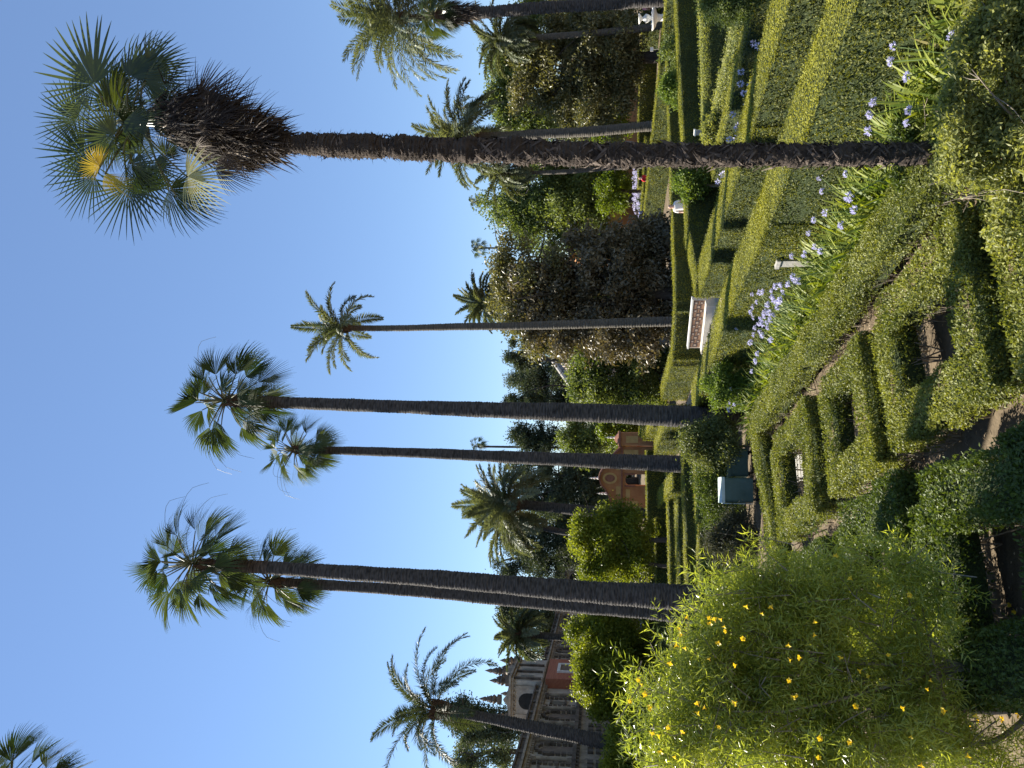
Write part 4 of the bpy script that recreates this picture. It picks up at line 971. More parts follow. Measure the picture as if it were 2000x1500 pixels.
# ---- shrubs
tree('weeping_shrub', 'green weeping shrub with arching sprays at the thick palm trunk foot', 23., [(1385, 872, 44, 44), (1420, 892, 34, 34), (1350, 852, 22, 32), (1400, 838, 44, 26), (1345, 880, 14, 26)], 'weep', 900, 20, .13, .085, 870, .04, .45, 'shrub', droop=.7, shell=.75, barkmat='twig')
tree('dusty_shrub', 'dusty grey-brown shrub with reddish tips left of the green cart', 21.5, [(1432, 1050, 46, 44), (1405, 1075, 26, 28), (1455, 1030, 24, 26)], 'greybrown', 800, 20, .11, .07, 1050, .04, .4, 'shrub', barkmat='twig')
tree('dark_shrub', 'dark green shrub in shade between the green cart and the maze hedge', 23.4, [(1405, 985, 40, 46), (1395, 930, 34, 34), (1415, 1110, 46, 46)], 'box_shaded', 600, 20, .13, .08, 985, .04, .45, 'shrub', barkmat='twig')
tree('leafy_shrub', 'fresh green shrub with lavender blooms around it, right of the thick palm trunk', 21.5, [(1415, 745, 36, 38), (1400, 770, 28, 24), (1432, 720, 26, 28), (1440, 770, 24, 24)], 'shrub', 620, 22, .1, .075, 745, .035, .45, 'shrub', barkmat='twig')
tree('leafy_shrub', 'round leafy shrub in the maze just left of the windmill palm trunk', 28., [(1348, 352, 24, 26), (1366, 348, 22, 26), (1332, 346, 16, 16)], 'shrub', 520, 22, .12, .1, 362, .05, .5, 'shrub', barkmat='twig')
tree('leafy_shrub', 'round dark leafy shrub in the maze in front of the olive-brown tree', 33., [(1330, 92, 36, 34), (1345, 112, 28, 26), (1320, 75, 24, 24)], 'green', 520, 22, .14, .12, 92, .06, .5, 'shrub', barkmat='twig')
tree('leafy_shrub', 'paler leafy shrub second from the dark one, with sunlit lower sprays', 32., [(1328, 175, 32, 22), (1350, 182, 22, 24), (1312, 165, 16, 16)], 'shrub', 420, 22, .13, .11, 175, .05, .5, 'shrub', barkmat='twig')
tree('leafy_shrub', 'small leafy bush between the mounded hedges and the windmill palm trunk', 24., [(1395, 262, 26, 18), (1405, 240, 20, 16), (1412, 282, 22, 16)], 'silver', 420, 22, .1, .08, 262, .04, .5, 'shrub', barkmat='twig')
tree('drooping_shrub', 'dense green drooping foliage at the upper right edge over the maze', 17., [(1400, -15, 34, 34), (1440, -10, 44, 40), (1480, -25, 34, 34), (1425, 22, 30, 14)], 'green', 1000, 24, .09, .07, -20, .06, .35, 'shrub', droop=.6, barkmat='twig')
tree('pale_bush', 'pale-leaved loose bush at the lower right, in front of the windmill palm foot', 7.7, [(1935, 120, 82, 95), (1925, 290, 66, 95), (1975, 400, 34, 70), (1985, 250, 60, 150), (1880, 230, 34, 50), (1870, 330, 24, 40), (1960, 20, 60, 60), (1890, 55, 20, 30)], 'silver', 1500, 15, .06, .055, 270, .03, .45, 'shrub', shell=.8, barkmat='twig')
tree('shaded_agapanthus', 'low dark foliage standing for shaded agapanthus beside the windmill palm', 10.2, [(1780, 350, 26, 26), (1760, 262, 22, 20)], 'box_shaded', 520, 20, .05, .045, 315, .02, .5, 'shrub', barkmat='twig')  # stands in for agapanthus in shadow, shade put into the leaf colour

# ---- the big yellow-flowered shrub at the lower left
dS = 8.5
blS = [(1420, 1290, 95, 105), (1520, 1200, 110, 90), (1560, 1330, 130, 120), (1640, 1150, 85, 75), (1480, 1420, 130, 100), (1700, 1270, 110, 110), (1680, 1420, 130, 100), (1360, 1440, 80, 80), (1330, 1340, 55, 60), (1800, 1180, 70, 60), (1450, 1170, 60, 55), (1810, 1340, 60, 70), (1820, 1470, 70, 60), (1290, 1480, 40, 40), (1570, 1500, 140, 80), (1930, 1490, 70, 40), (1760, 1110, 50, 40), (1345, 1240, 40, 30), (1900, 1460, 60, 40), (1840, 1420, 60, 60), (1250, 1340, 18, 24), (1270, 1420, 22, 26), (1405, 1205, 26, 18), (1500, 1115, 30, 22)]
bs = D(ground_x(dS), 1400, dS); bs[2] = 0
ys = thing('flowering_shrub', bs, 'tall bright green shrub with narrow leaves and yellow trumpet flowers', 'shrub')
mb = MB(); SC, SO = blob_points(blS, dS, 560, .6, .9); k_ = rng.integers(0, 560, 5400); C = SC[k_] + rng.normal(size=(5400, 3)) * .15; O = unit(SO[k_] + rdir(5400) * .6)
st = MB()
per = 16
tw = unit(O * .7 + np.array([0, 0, .35]) + rdir(len(C)) * .75)
n = len(C) * per
tt = np.tile(np.linspace(0, 1, per), len(C))[:, None]
TW = np.repeat(tw, per, 0); P = np.repeat(C, per, 0) + TW * (tt - .5) * .26
aa = np.tile(np.arange(per) * 2.4, len(C))
U = unit(np.cross(TW, rdir(len(C)).repeat(per, 0))); V2 = np.cross(TW, U)
dr = TW * (.35 + .5 * tt) + U * np.cos(aa)[:, None] + V2 * np.sin(aa)[:, None] + np.array([0, 0, -.12])
lvv = np.clip(np.repeat(rng.random(len(C)), per) * .5 + rng.random(n) * .3 + .2 * tt[:, 0], 0, .999)
leaves(mb, P, dr, rng.uniform(.085, .15, n), rng.uniform(.009, .0155, n), rdir(n) + TW * .8, curl=.2, lv=lvv, mid=.5)
mb.build('foliage', M['thevetia'], ys)
for k in rng.choice(len(C), 420, replace=False): tube(st, [C[k] - tw[k] * .3 - np.array([0, 0, .1]), C[k] - tw[k] * .1, C[k] + tw[k] * .12], [.007, .005, .003], 4, cap=False)
fk = [D(1850, 1380, dS), D(1880, 1300, dS), D(1850, 1450, dS)]
for f in fk:
    tube(st, spline([bs + rng.normal(size=3) * .1 * np.array([1, 1, 0]) - np.array([0, 0, .05]), (bs + f) / 2 + rng.normal(size=3) * .05, f], 8), np.linspace(.03, .024, 8), 8)
for b_ in blS:
    e = D(b_[0], b_[1], dS); f = fk[rng.integers(3)]; L = np.linalg.norm(e - f)
    Pp = spline([f, (f + e) / 2 + rng.normal(size=3) * L * .08, e], 8); tube(st, Pp, np.linspace(.022, .005, 8), 6)
    for _ in range(7):
        q = Pp[rng.integers(3, 8)]; e2 = q + rng.normal(size=3) * .3 + np.array([0, 0, .15])
        tube(st, spline([q, (q + e2) / 2 + rng.normal(size=3) * .05, e2], 5), np.linspace(.008, .003, 5), 5, cap=False)
st.build('stems', M['twig'], ys, True)


def trumpet_mesh():
    m2 = MB(); prof = [(.004, 0), (.006, .02), (.012, .035), (.02, .05)]
    lathe(m2, prof, 10)
    a = np.arange(5) * 2 * PI / 5; h = np.stack([np.cos(a), np.sin(a), a * 0], -1)
    for off in (0.,):
        h2 = np.stack([np.cos(a + off), np.sin(a + off), a * 0], -1)
        leaves(m2, h2 * .016 + np.array([0, 0, .042]), h2 * .75 + np.array([0, 0, .8]), .05, .05, np.stack([a * 0, a * 0, a * 0 + 1], -1), curl=.25, mid=.55)
    return m2.mesh('flower', M['yellow'])


tm = trumpet_mesh()
fl_px = [(1415, 1220), (1420, 1232), (1460, 1180), (1490, 1195), (1388, 1212), (1405, 1250), (1440, 1298), (1335, 1240), (1340, 1262), (1450, 1250), (1540, 1255), (1567, 1285), (1590, 1210), (1510, 1190), (1545, 1330), (1365, 1380), (1380, 1385), (1250, 1328), (1256, 1335), (1265, 1358), (1275, 1380), (1275, 1428), (1290, 1435), (1330, 1435), (1320, 1475), (1445, 1495), (1440, 1370), (1560, 1360), (1665, 1133), (1720, 1145), (1780, 1160), (1736, 1283), (1818, 1325), (1768, 1380), (1850, 1388), (1780, 1435), (1600, 1483), (1800, 1488), (1665, 1450), (1890, 1470), (1700, 1320), (1640, 1290), (1345, 1210), (1310, 1290)]
fm = tm
fl_px += [(x + rng.normal() * 26, y + rng.normal() * 26) for x, y in fl_px[::2]]
for (x, y) in fl_px:
    d0 = dS - rng.uniform(.9, 1.3)
    o = bpy.data.objects.new('flower', fm); COL.objects.link(o); o.parent = ys; bpy_inv(o, ys)
    p = D(x, y, d0); o.location = Vector(p)
    dv = Vector((rng.normal() * 1., -.35 + rng.normal() * .5, .7 + rng.normal() * .5)); o.rotation_euler = dv.to_track_quat('Z', 'Y').to_euler()
    o.scale = (rng.uniform(.38, .64),) * 3
mb = MB()
for (x, y) in [(1935, 1235), (1928, 1340), (1915, 1320), (1940, 1300), (1960, 1405), (1912, 1405), (1950, 1365), (1905, 1308), (1972, 1430), (1985, 1325), (1975, 1185), (1985, 1195), (1925, 1378), (1895, 1415), (1990, 1395), (1968, 1360)]:
    p = G(x, y, .02); a = rng.random(6) * 2 * PI
    leaves(mb, np.tile(p, (6, 1)), np.stack([np.cos(a) * .6, np.sin(a) * .6, np.full(6, .35)], -1), .055, .03)
tag(mb.build('fallen_blossoms', M['yellow']), 'yellow fallen blossoms lying on the bare earth under the yellow-flowered shrub', 'fallen flowers', kind='stuff')

# ================================================================== grotto gallery on the left
def frameM(o, t):                          # local x along t, local y into the building, z up
    t = unit(np.array([t[0], t[1], 0.])); nrm = np.array([-t[1], t[0], 0])
    m = np.eye(4); m[:3, 0] = t; m[:3, 1] = nrm; m[:3, 2] = (0, 0, 1); m[:3, 3] = o
    return m


A0 = np.array([-22.5 + .1135 * 12, 33., 0]); TD = unit(np.array([-.1135, 1., 0]))
LG = 60.
g = thing('grotto_gallery', A0, 'long weathered stone gallery with rusticated arches and pilasters behind the palms', 'building')
Mg = frameM(A0, TD)                        # local y points left, away from the garden
ZF, ZC, ZT = 5.95, 8.55, 9.35


def gb(name, m, f, parent=g):
    mb = MB(); f(mb); return mb.build(name, M[m], parent)


gb('wall', 'stone_pale', lambda b: (box(b, (0, 0, ZF), (LG, 1.6, ZC), Mg)))
gb('lower_wall', 'stone', lambda b: box(b, (0, -.25, 0), (LG, 1.55, ZF - .25), Mg))
gb('floor_band', 'stone_dark', lambda b: (box(b, (0, -.5, ZF - .248), (LG, 1.58, ZF - .003), Mg), [box(b, (x, -.44, ZF - .42), (x + .22, -.252, ZF - .25), Mg) for x in np.arange(.1, LG - .5, .55)]))
gb('cornice', 'stone', lambda b: (box(b, (0, -.3, ZC + .003), (LG, 1.7, ZC + .2), Mg), box(b, (0, -.5, ZC + .203), (LG, 1.75, ZC + .36), Mg), [box(b, (x, -.27, ZC - .17), (x + .16, -.003, ZC), Mg) for x in np.arange(.1, LG - .5, .4)]))
gb('parapet', 'stone_dark', lambda b: (box(b, (0, -.2, ZC + .363), (LG, .5, ZT - .12), Mg), box(b, (0, -.34, ZT - .118), (LG, .62, ZT), Mg), [box(b, (x, -.3, ZC + .366), (x + .5, -.203, ZT - .12), Mg) for x in np.arange(.5, LG - 1, 2.6)]))
# bays of the upper storey
def arch_poly(x0, x1, z0, z1, n=9):
    r = (x1 - x0) / 2; c = (x0 + x1) / 2
    return [(x0, z0), (x1, z0)] + [(c + r * math.cos(a), z1 - r + r * math.sin(a)) for a in np.linspace(0, PI, n)]


brick_s = (28.6, 35.2)
BAY = 3.3
for k in range(int(LG / BAY)):
    s0 = k * BAY + .3
    if s0 + BAY > brick_s[0] and s0 < brick_s[1]: continue
    kind = k % 2
    if kind == 0:                          # painted arch with quoined surround
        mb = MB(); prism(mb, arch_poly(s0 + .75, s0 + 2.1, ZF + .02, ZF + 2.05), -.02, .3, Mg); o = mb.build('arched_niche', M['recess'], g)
        mb = MB()
        for z in np.arange(ZF + .05, ZF + 1.5, .36):
            for x in (s0 + .38, s0 + 2.14): box(mb, (x, -.2, z), (x + .33, -.003, z + .26), Mg)
        for a in np.linspace(0, PI, 9):
            c = np.array([s0 + 1.425 + .9 * math.cos(a), ZF + 1.38 + .9 * math.sin(a)])
            box(mb, (c[0] - .13, -.2, c[1] - .12), (c[0] + .13, -.004, c[1] + .12), Mg)
        mb.build('arch_surround', M['stone_dark'], g)
    else:                                  # pale panel with dark window and paired rustic columns
        mb = MB(); box(mb, (s0 + 1.0, -.03, ZF + .95), (s0 + 1.75, .2, ZF + 1.85), Mg); mb.build('window', M['glass'], g)
        mb = MB()
        for z in np.arange(ZF + .1, ZF + 2.3, .34): box(mb, (s0 + .25, -.16, z), (s0 + .55, -.003, z + .24), Mg); box(mb, (s0 + 2.2, -.16, z), (s0 + 2.5, -.003, z + .24), Mg)
        box(mb, (s0 + .85, -.12, ZF + .75), (s0 + 1.9, -.031, ZF + .93), Mg); box(mb, (s0 + .85, -.14, ZF + 1.87), (s0 + 1.9, -.031, ZF + 2.02), Mg)
        mb.build('quoins', M['stone_dark'], g)
    mb = MB()
    for z, w_, h_ in ((ZF + .01, .3, .3), (ZF + 2.2, .3, .25)): box(mb, (s0 + 2.75 - w_ / 2, -.36, z), (s0 + 2.75 + w_ / 2, -.003, z + h_), Mg)
    c3 = Mg[:3, :3] @ np.array([s0 + 2.75, -.2, 0]) + Mg[:3, 3]
    lathe(mb, [(.14, ZF + .31), (.16, ZF + .9), (.13, ZF + 1.4), (.15, ZF + 1.5), (.115, ZF + 2.2)], 10, c3)
    mb.build('column', M['stone'], g)
    mb = MB()
    for x in (s0 + .6, s0 + 1.35, s0 + 2.1):
        for z in np.arange(2.2, 5.2, .5): box(mb, (x - .22, -.42, z), (x + .22, -.253, z + .34), Mg)
    mb.build('rustic_blocks', M['stone_dark'], g)
# red brick bay with a white-framed window
bx = MB(); box(bx, (brick_s[0], -.75, ZF - 1.6), (brick_s[1], -.003, ZC + .02), Mg)
bb = thing('brick_bay', (A0 + TD * brick_s[0]), 'red brick bay with a white-framed window on the stone gallery', 'building')
bx.build('wall', M['brick'], bb)
wx = MB(); cx = (brick_s[0] + brick_s[1]) / 2
for lo, hi in (((cx - 1.35, -.9, ZF - .75), (cx + 1.35, -.752, ZF - .5)), ((cx - 1.35, -.9, ZF + 1.55), (cx + 1.35, -.752, ZF + 1.8)), ((cx - 1.35, -.9, ZF - .498), (cx - 1.1, -.752, ZF + 1.548)), ((cx + 1.1, -.9, ZF - .498), (cx + 1.35, -.752, ZF + 1.548))): box(wx, lo, hi, Mg)
wo = wx.build('window_frame', M['white'], bb)
wx = MB(); box(wx, (cx - 1.1, -.8, ZF - .5), (cx + 1.1, -.755, ZF + 1.55), Mg); wx.build('window', M['recess'], bb)
# turret
tw_ = thing('stone_turret', (A0 + TD * brick_s[0] + np.array([0, 0, ZT])), 'stone turret with arched opening, pediments and spiky pinnacles on the gallery roof', 'building')
t0, t1, u0, u1 = brick_s[0] - .2, brick_s[1] + .2, -.55, 2.6; ZB = ZT + 1.75
wx = MB(); box(wx, (t0, u0, ZT - .5), (t1, u1, ZB), Mg); wx.build('wall', M['stone_pale'], tw_)
wx = MB(); box(wx, (t0 - .2, u0 - .2, ZB + .003), (t1 + .2, u1 + .2, ZB + .18), Mg); box(wx, (t0 - .35, u0 - .35, ZB + .183), (t1 + .35, u1 + .35, ZB + .36), Mg)
[box(wx, (t0 - .16, y, ZB - .15), (t0 - .003, y + .14, ZB), Mg) for y in np.arange(u0 + .1, u1 - .1, .36)]; wx.build('cornice', M['stone'], tw_)
# near-end arch: dark panel painting the shade inside; windows on the garden side
Me = frameM(Mg[:3, :3] @ np.array([t0, u1, 0]) + Mg[:3, 3], -Mg[:3, 1])
wx = MB(); prism(wx, arch_poly(.95, 2.2, ZT - .1, ZT + 1.35), -.03, .3, Me); wx.build('arch_shade_panel', M['opening'], tw_)
wx = MB(); box(wx, (.35, -.14, ZT - .4), (.6, -.003, ZB - .16), Me); box(wx, (2.55, -.14, ZT - .4), (2.8, -.003, ZB - .16), Me); wx.build('pilaster', M['stone'], tw_)
for x in (t0 + .9, t0 + 3.0, t0 + 5.1):
    wx = MB(); box(wx, (x, u0 - .03, ZT + .25), (x + .8, u0 + .2, ZT + 1.3), Mg); wx.build('window', M['glass'], tw_)
    wx = MB(); box(wx, (x - .45, u0 - .16, ZT - .4), (x - .2, u0 - .003, ZB), Mg); wx.build('pilaster', M['stone_dark'], tw_)
wx = MB(); prism(wx, [(.3, ZB + .362), (2.9, ZB + .362), (2.2, ZB + .5), (1.95, ZB + .55), (1.6, ZB + .85), (1.25, ZB + .55), (1.0, ZB + .5)], 0, .5, Me)
prism(wx, [(t0 + .8, ZB + .363), (t1 - .8, ZB + .363), (t1 - 1.6, ZB + .6), (t1 - 2.6, ZB + .95), (t0 + 2.6, ZB + .95), (t0 + 1.6, ZB + .6)], u0, u0 + .5, Mg); wx.build('pediment', M['stone'], tw_)
for (x, y, h_) in ((t0 + .1, u0 + .1, 1.5), (t0 + .1, u1 - .2, 1.5), (t1 - .2, u0 + .1, 1.5), (t1 - .2, u1 - .2, 1.4), ((t0 + t1) / 2, u0 + .2, 2.3), (t0 + .2, (u0 + u1) / 2, 2.2), (t0 + 1.8, u0 + .3, 1.2), (t1 - 1.8, u0 + .3, 1.2)):
    c3 = Mg[:3, :3] @ np.array([x, y, 0]) + Mg[:3, 3]; wx = MB(); z = ZB + .36
    if h_ > 2: z = ZB + 1.0; h_ = 1.7
    lathe(wx, [(.42, z), (.42, z + .3), (.22, z + .36), (.4, z + .6), (.24, z + .75), (.32, z + .82), (.15, z + h_ * .72), (.2, z + h_ * .78), (.0, z + h_ * 1.1)], 8, c3); wx.build('pinnacle', M['stone_dark'], tw_)
# cross wing farther on
B0 = np.array([-29.8, 97., 0]); Mw = frameM(B0, (1, .12, 0)); LW = 14.
g2 = thing('gallery_wing', B0, 'far wing of the stone gallery with dark arches behind the citrus tree', 'building')
gb('wall', 'stone', lambda b: box(b, (0, 0, 0), (LW, 2, 9.2), Mw), g2)
gb('cornice', 'stone_dark', lambda b: (box(b, (-.2, -.4, 9.203), (LW + .2, 2.1, 9.7), Mw), box(b, (-.2, -.3, 8.2), (LW + .2, -.003, 8.5), Mw), box(b, (0, -.25, 5.6), (LW, -.003, 5.9), Mw)), g2)
for x in (1.2, 4.4, 7.6, 10.8):
    mb = MB(); prism(mb, arch_poly(x, x + 1.5, 5.95, 7.9), -.03, .3, Mw); mb.build('arch_shade_panel', M['opening'], g2)  # solid dark panel paints the shade within each arch
    mb = MB(); box(mb, (x - .5, -.2, 5.95), (x - .25, -.003, 8.1), Mw); box(mb, (x + 1.75, -.2, 5.95), (x + 2., -.003, 8.1), Mw); mb.build('pilaster', M['stone_pale'], g2)
    mb = MB()
    for z in np.arange(3, 5.4, .5): box(mb, (x - .5, -.25, z), (x + .2, -.003, z + .32), Mw); box(mb, (x + 1.1, -.25, z), (x + 1.9, -.003, z + .32), Mw)
    mb.build('rustic_blocks', M['stone_dark'], g2)

# ================================================================== red gateway
dG = 62.; sG = pxs(1200, 930, dG); Og = D(1200, 930, dG); Og[2] = 0
gt = thing('red_gateway', Og, 'red and ochre baroque gateway with curved gable, medallion and white finials', 'gateway')
Mr = frameM(Og, (1, 0, 0))


def gz(X): return 4.5 + (1165 - X) * sG
def gxx(Y): return (930 - Y) * sG


def gpoly(pts): return [(gxx(y), gz(x)) for x, y in pts]


gable = [(1215, 1000), (1215, 872), (1208, 880), (1198, 890), (1190, 905), (1180, 915), (1174, 925), (1172, 934), (1175, 945), (1184, 955), (1190, 965), (1196, 985), (1200, 1000)]
mb = MB(); prism(mb, gpoly(gable), 0, .6, Mr)
z0 = gz(1215)
for ya, yb in ((1000, 948), (926, 872)): box(mb, (gxx(ya), 0.002, 0), (gxx(yb), .598, z0 - .003), Mr)
ar = [(gxx(948), gz(1215)), (gxx(948), gz(1228))] + [(gxx(937) + 11 * sG * math.cos(a), gz(1228) + 7 * sG * math.sin(a)) for a in np.linspace(PI, 0, 9)] + [(gxx(926), gz(1215))]
prism(mb, ar, 0.002, .598, Mr); mb.build('wall', M['terracotta'], gt)
mb = MB()
for i in range(1, len(gable) - 1):
    (xa, ya), (xb, yb) = gable[i], gable[i + 1]; p, q = np.array([gxx(ya), gz(xa)]), np.array([gxx(yb), gz(xb)])
    L = np.linalg.norm(q - p); a = math.atan2(q[1] - p[1], q[0] - p[0])
    m = Mr @ np.array(Matrix.Translation((p[0], 0, p[1]))) @ np.array(Matrix.Rotation(-a, 4, 'Y'))
    box(mb, (-.03, -.25 - .004 * i, -.13), (L + .03, .7 + .004 * i, -.002 + .003 * (i % 2)), m)
mb.build('coping', M['terra_dark'], gt)
mb = MB(); n = 22; a = np.linspace(0, 2 * PI, n, endpoint=False); c = np.array([gxx(934), gz(1191)])
ringv = []
for rx, rz, y in ((.30, .40, -.02), (.30, .40, -.1), (.46, .58, -.1), (.46, .58, -.02)):
    ringv.append(np.stack([c[0] + rx * np.cos(a), np.full(n, y), c[1] + rz * np.sin(a)], -1))
v = np.concatenate(ringv) @ Mr[:3, :3].T + Mr[:3, 3]; k = np.arange(n); k2 = (k + 1) % n
mb.add(v, np.concatenate([np.stack([k + o * n, k2 + o * n, k2 + (o + 1) * n, k + (o + 1) * n], -1) for o in range(3)])); mb.build('medallion_frame', M['ochre'], gt)
mb = MB(); prism(mb, [(c[0] + .29 * math.cos(t), c[1] + .39 * math.sin(t)) for t in a], -.05, -.003, Mr); mb.build('medallion', M['terra_dark'], gt)
mb = MB()
for (xa, xb, ya, yb) in ((1220, 1246, 995, 978), (1222, 1230, 972, 955), (1203, 1212, 965, 950), (1203, 1211, 918, 900), (1218, 1246, 890, 878)): box(mb, (gxx(ya), -.05, gz(xb)), (gxx(yb), -.003, gz(xa)), Mr)
mb.build('ochre_panel', M['ochre'], gt)
mb = MB(); box(mb, (gxx(1000), -.15, gz(1216)), (gxx(872), -.003, gz(1213)), Mr); box(mb, (gxx(950), -.12, gz(1240)), (gxx(947), -.003, gz(1219)), Mr); box(mb, (gxx(927), -.12, gz(1240)), (gxx(924), -.003, gz(1219)), Mr); mb.build('moulding', M['terra_dark'], gt)
mb = MB(); box(mb, (gxx(870), -.3, 0), (gxx(845), .9, gz(1212)), Mr); mb.build('pier', M['terracotta'], gt)
mb = MB(); box(mb, (gxx(864), -.35, gz(1245)), (gxx(851), -.303, gz(1222)), Mr); mb.build('ochre_panel', M['ochre'], gt)
mb = MB(); box(mb, (gxx(872), -.45, gz(1212) + .003), (gxx(843), 1.05, gz(1208)), Mr); box(mb, (gxx(870), -.35, gz(1208) + .003), (gxx(845), .95, gz(1200)), Mr, taper=.25); mb.build('pier_cap', M['terra_dark'], gt)
for (xt, xb, y, yo) in ((1148, 1167, 935, .3), (1164, 1182, 965, .3), (1180, 1200, 855, .3), (1166, 1184, 905, .3)):
    mb = MB(); b0 = gz(xb); h_ = gz(xt) - b0; c3 = Mr[:3, :3] @ np.array([gxx(y), yo, 0]) + Mr[:3, 3]
    lathe(mb, [(.11, b0 - .15), (.11, b0), (.05, b0 + .1 * h_), (.1, b0 + .3 * h_), (.05, b0 + .45 * h_), (.075, b0 + .6 * h_), (.02, b0 + .75 * h_), (0, b0 + h_)], 8, c3); mb.build('finial', M['white'], gt)

# ================================================================== far terracotta wall and house, tiled roof
dW = 84.
def wallbox(y0, y1, x_top, d, depth, mb):
    p, q = D(1165, y0, d), D(1165, y1, d); z = D(x_top, (y0 + y1) / 2, d)[2]
    box(mb, (min(p[0], q[0]), d, 0), (max(p[0], q[0]), d + depth, z))


c = D(1165, 250, dW); c[2] = 0
gw = thing('garden_wall', c, 'long low terracotta garden wall under the olive-brown trees', 'wall')
mb = MB(); wallbox(500, 60, 1195, dW, .5, mb); mb.build('wall', M['terracotta'], gw)
mb = MB(); z = D(1195, 250, dW)[2]; p, q = D(1165, 500, dW), D(1165, 60, dW); box(mb, (p[0], dW - .15, z + .003), (q[0], dW + .65, z + .25)); mb.build('coping', M['terra_dark'], gw)
hs = D(1165, 430, 80.); hs[2] = 0
th_ = thing('terracotta_house', hs, 'terracotta house with ochre panel half hidden behind the dark magnolia', 'house')
mb = MB(); wallbox(505, 425, 1118, 80., 7, mb); mb.build('wall', M['terracotta'], th_)
mb = MB(); wallbox(507, 423, 1110, 79.7, 7.6, mb); vv = mb.v[0]; vv[:4, 2] = D(1118, 430, 80.)[2] + .003; mb.build('roof_band', M['terra_dark'], th_)
mb = MB(); p, q = D(1212, 433, 79.9), D(1185, 413, 79.9); box(mb, (p[0], 79.3, p[2]), (q[0], 79.75, q[2])); mb.build('ochre_panel', M['ochre'], th_)
mb = MB(); p, q = D(1150, 452, 79.9), D(1133, 442, 79.9); box(mb, (p[0], 79.9, p[2]), (q[0], 79.997, q[2])); mb.build('window', M['cream'], th_)
dR = 88.; P1, P2, P3, P4 = D(1079, 703, dR + 5), D(1126, 668, dR), D(1124, 768, dR), D(1112, 760, dR + 9)
rf = thing('tiled_roof_house', np.array([P1[0], dR, 0]), 'house whose hipped clay-tile roof shows above the mid-green tree', 'house')
PR = D(1079, 640, dR + 5)
mb = MB(); mb.add([P3, D(1126, 640, dR), PR, P1], [[0, 1, 2, 3]]); mb.add([P3 + np.array([-.1, 0, 0]), P1 + np.array([0, .2, .03]), P4], t=[[0, 1, 2]])
mb.build('roof', M['rooftile'], rf)
mb = MB(); tube(mb, [P3, P1, PR], .28, 8); mb.build('ridge', M['cream'], rf)  # pale colour paints the sunlit hip edge of the roof
mb = MB(); x0, x1 = P3[0] + .5, D(1126, 640, dR)[0]; box(mb, (x0, dR + .5, 0), (x1, dR + 9, P3[2] - .05)); mb.build('wall', M['cream'], rf)

# ================================================================== tiled bench
b1, b2 = AB(13.4, 26.7), AB(12.3, 28.75); Mb = frameM(b2, b1 - b2); Lb = np.linalg.norm(b1 - b2)
bn = thing('tiled_bench', b2, 'white bench with brown and grey square-patterned tile back in the maze', 'bench')
mb = MB(); box(mb, (0, -.38, 0), (Lb, .02, .4), Mb); mb.build('seat', M['cream'], bn)
mb = MB(); box(mb, (0, .025, 0), (Lb, .2, .84), Mb); mb.build('backrest', M['cream'], bn)
mb = MB(); box(mb, (-.03, -.01, .843), (Lb + .03, .23, .9), Mb); mb.build('cap', M['white'], bn)
mb = MB(); box(mb, (.04, .005, .425), (Lb - .03,   .0235, .82), Mb); tl = mb.build('tile_panel', mat('brown_tile', (.22, .13, .085), (.28, .17, .11), 6, .5), bn)
mb = MB(); mi = MB()
k = 0
for cx_ in np.arange(.16, Lb - .1, .185):
    zs = (.52, .725) if k % 2 else (.62,)
    for z in zs:
        e = .062 if k % 2 else .08
        box(mb, (cx_ - e, -.002, z - e), (cx_ + e, .0048, z + e), Mb); box(mi, (cx_ - e * .6, -.004, z - e * .6), (cx_ + e * .6, -.0022, z + e * .6), Mb)
    k += 1
mb.build('dark_squares', mat('dark_glazed_tile', (.05, .04, .045), (.08, .065, .07), 8, .4), bn); mi.build('pale_squares', mat('pale_glazed_tile', (.3, .23, .18), (.38, .3, .24), 8, .4), bn)

# ================================================================== pillar, posts, cart, slatted panel, signs
p = G(1607, 508); Mp = frameM(p, (.5, -.85, 0))
pl = thing('stone_pillar', p, 'square stone pillar, one side lit white, among the lavender flowers', 'pillar')
mb = MB(); box(mb, (-.09, -.09, -.02), (.09, .09, .84), Mp); mb.build('shaft', M['slate'], pl)
mb = MB(); box(mb, (-.12, -.12, .843), (.12, .12, .92), Mp); mb.build('cap', M['slate'], pl)
mb = MB(); box(mb, (-.19, -.19, -.01), (.19, .19, .12), Mp); mb.build('base', M['slate'], pl)
p = D(1380, 258, 27.); p[2] = 0; Mp = frameM(p, (.85, -.52, 0))
pl = thing('stone_post', p, 'small pale stone post in the maze next to the windmill palm trunk', 'post')
mb = MB(); box(mb, (-.08, -.08, 0), (.08, .08, 1.1), Mp); mb.build('shaft', M['slate'], pl); mb = MB(); box(mb, (-.1, -.1, 1.103), (.1, .1, 1.16), Mp); mb.build('cap', M['white'], pl)


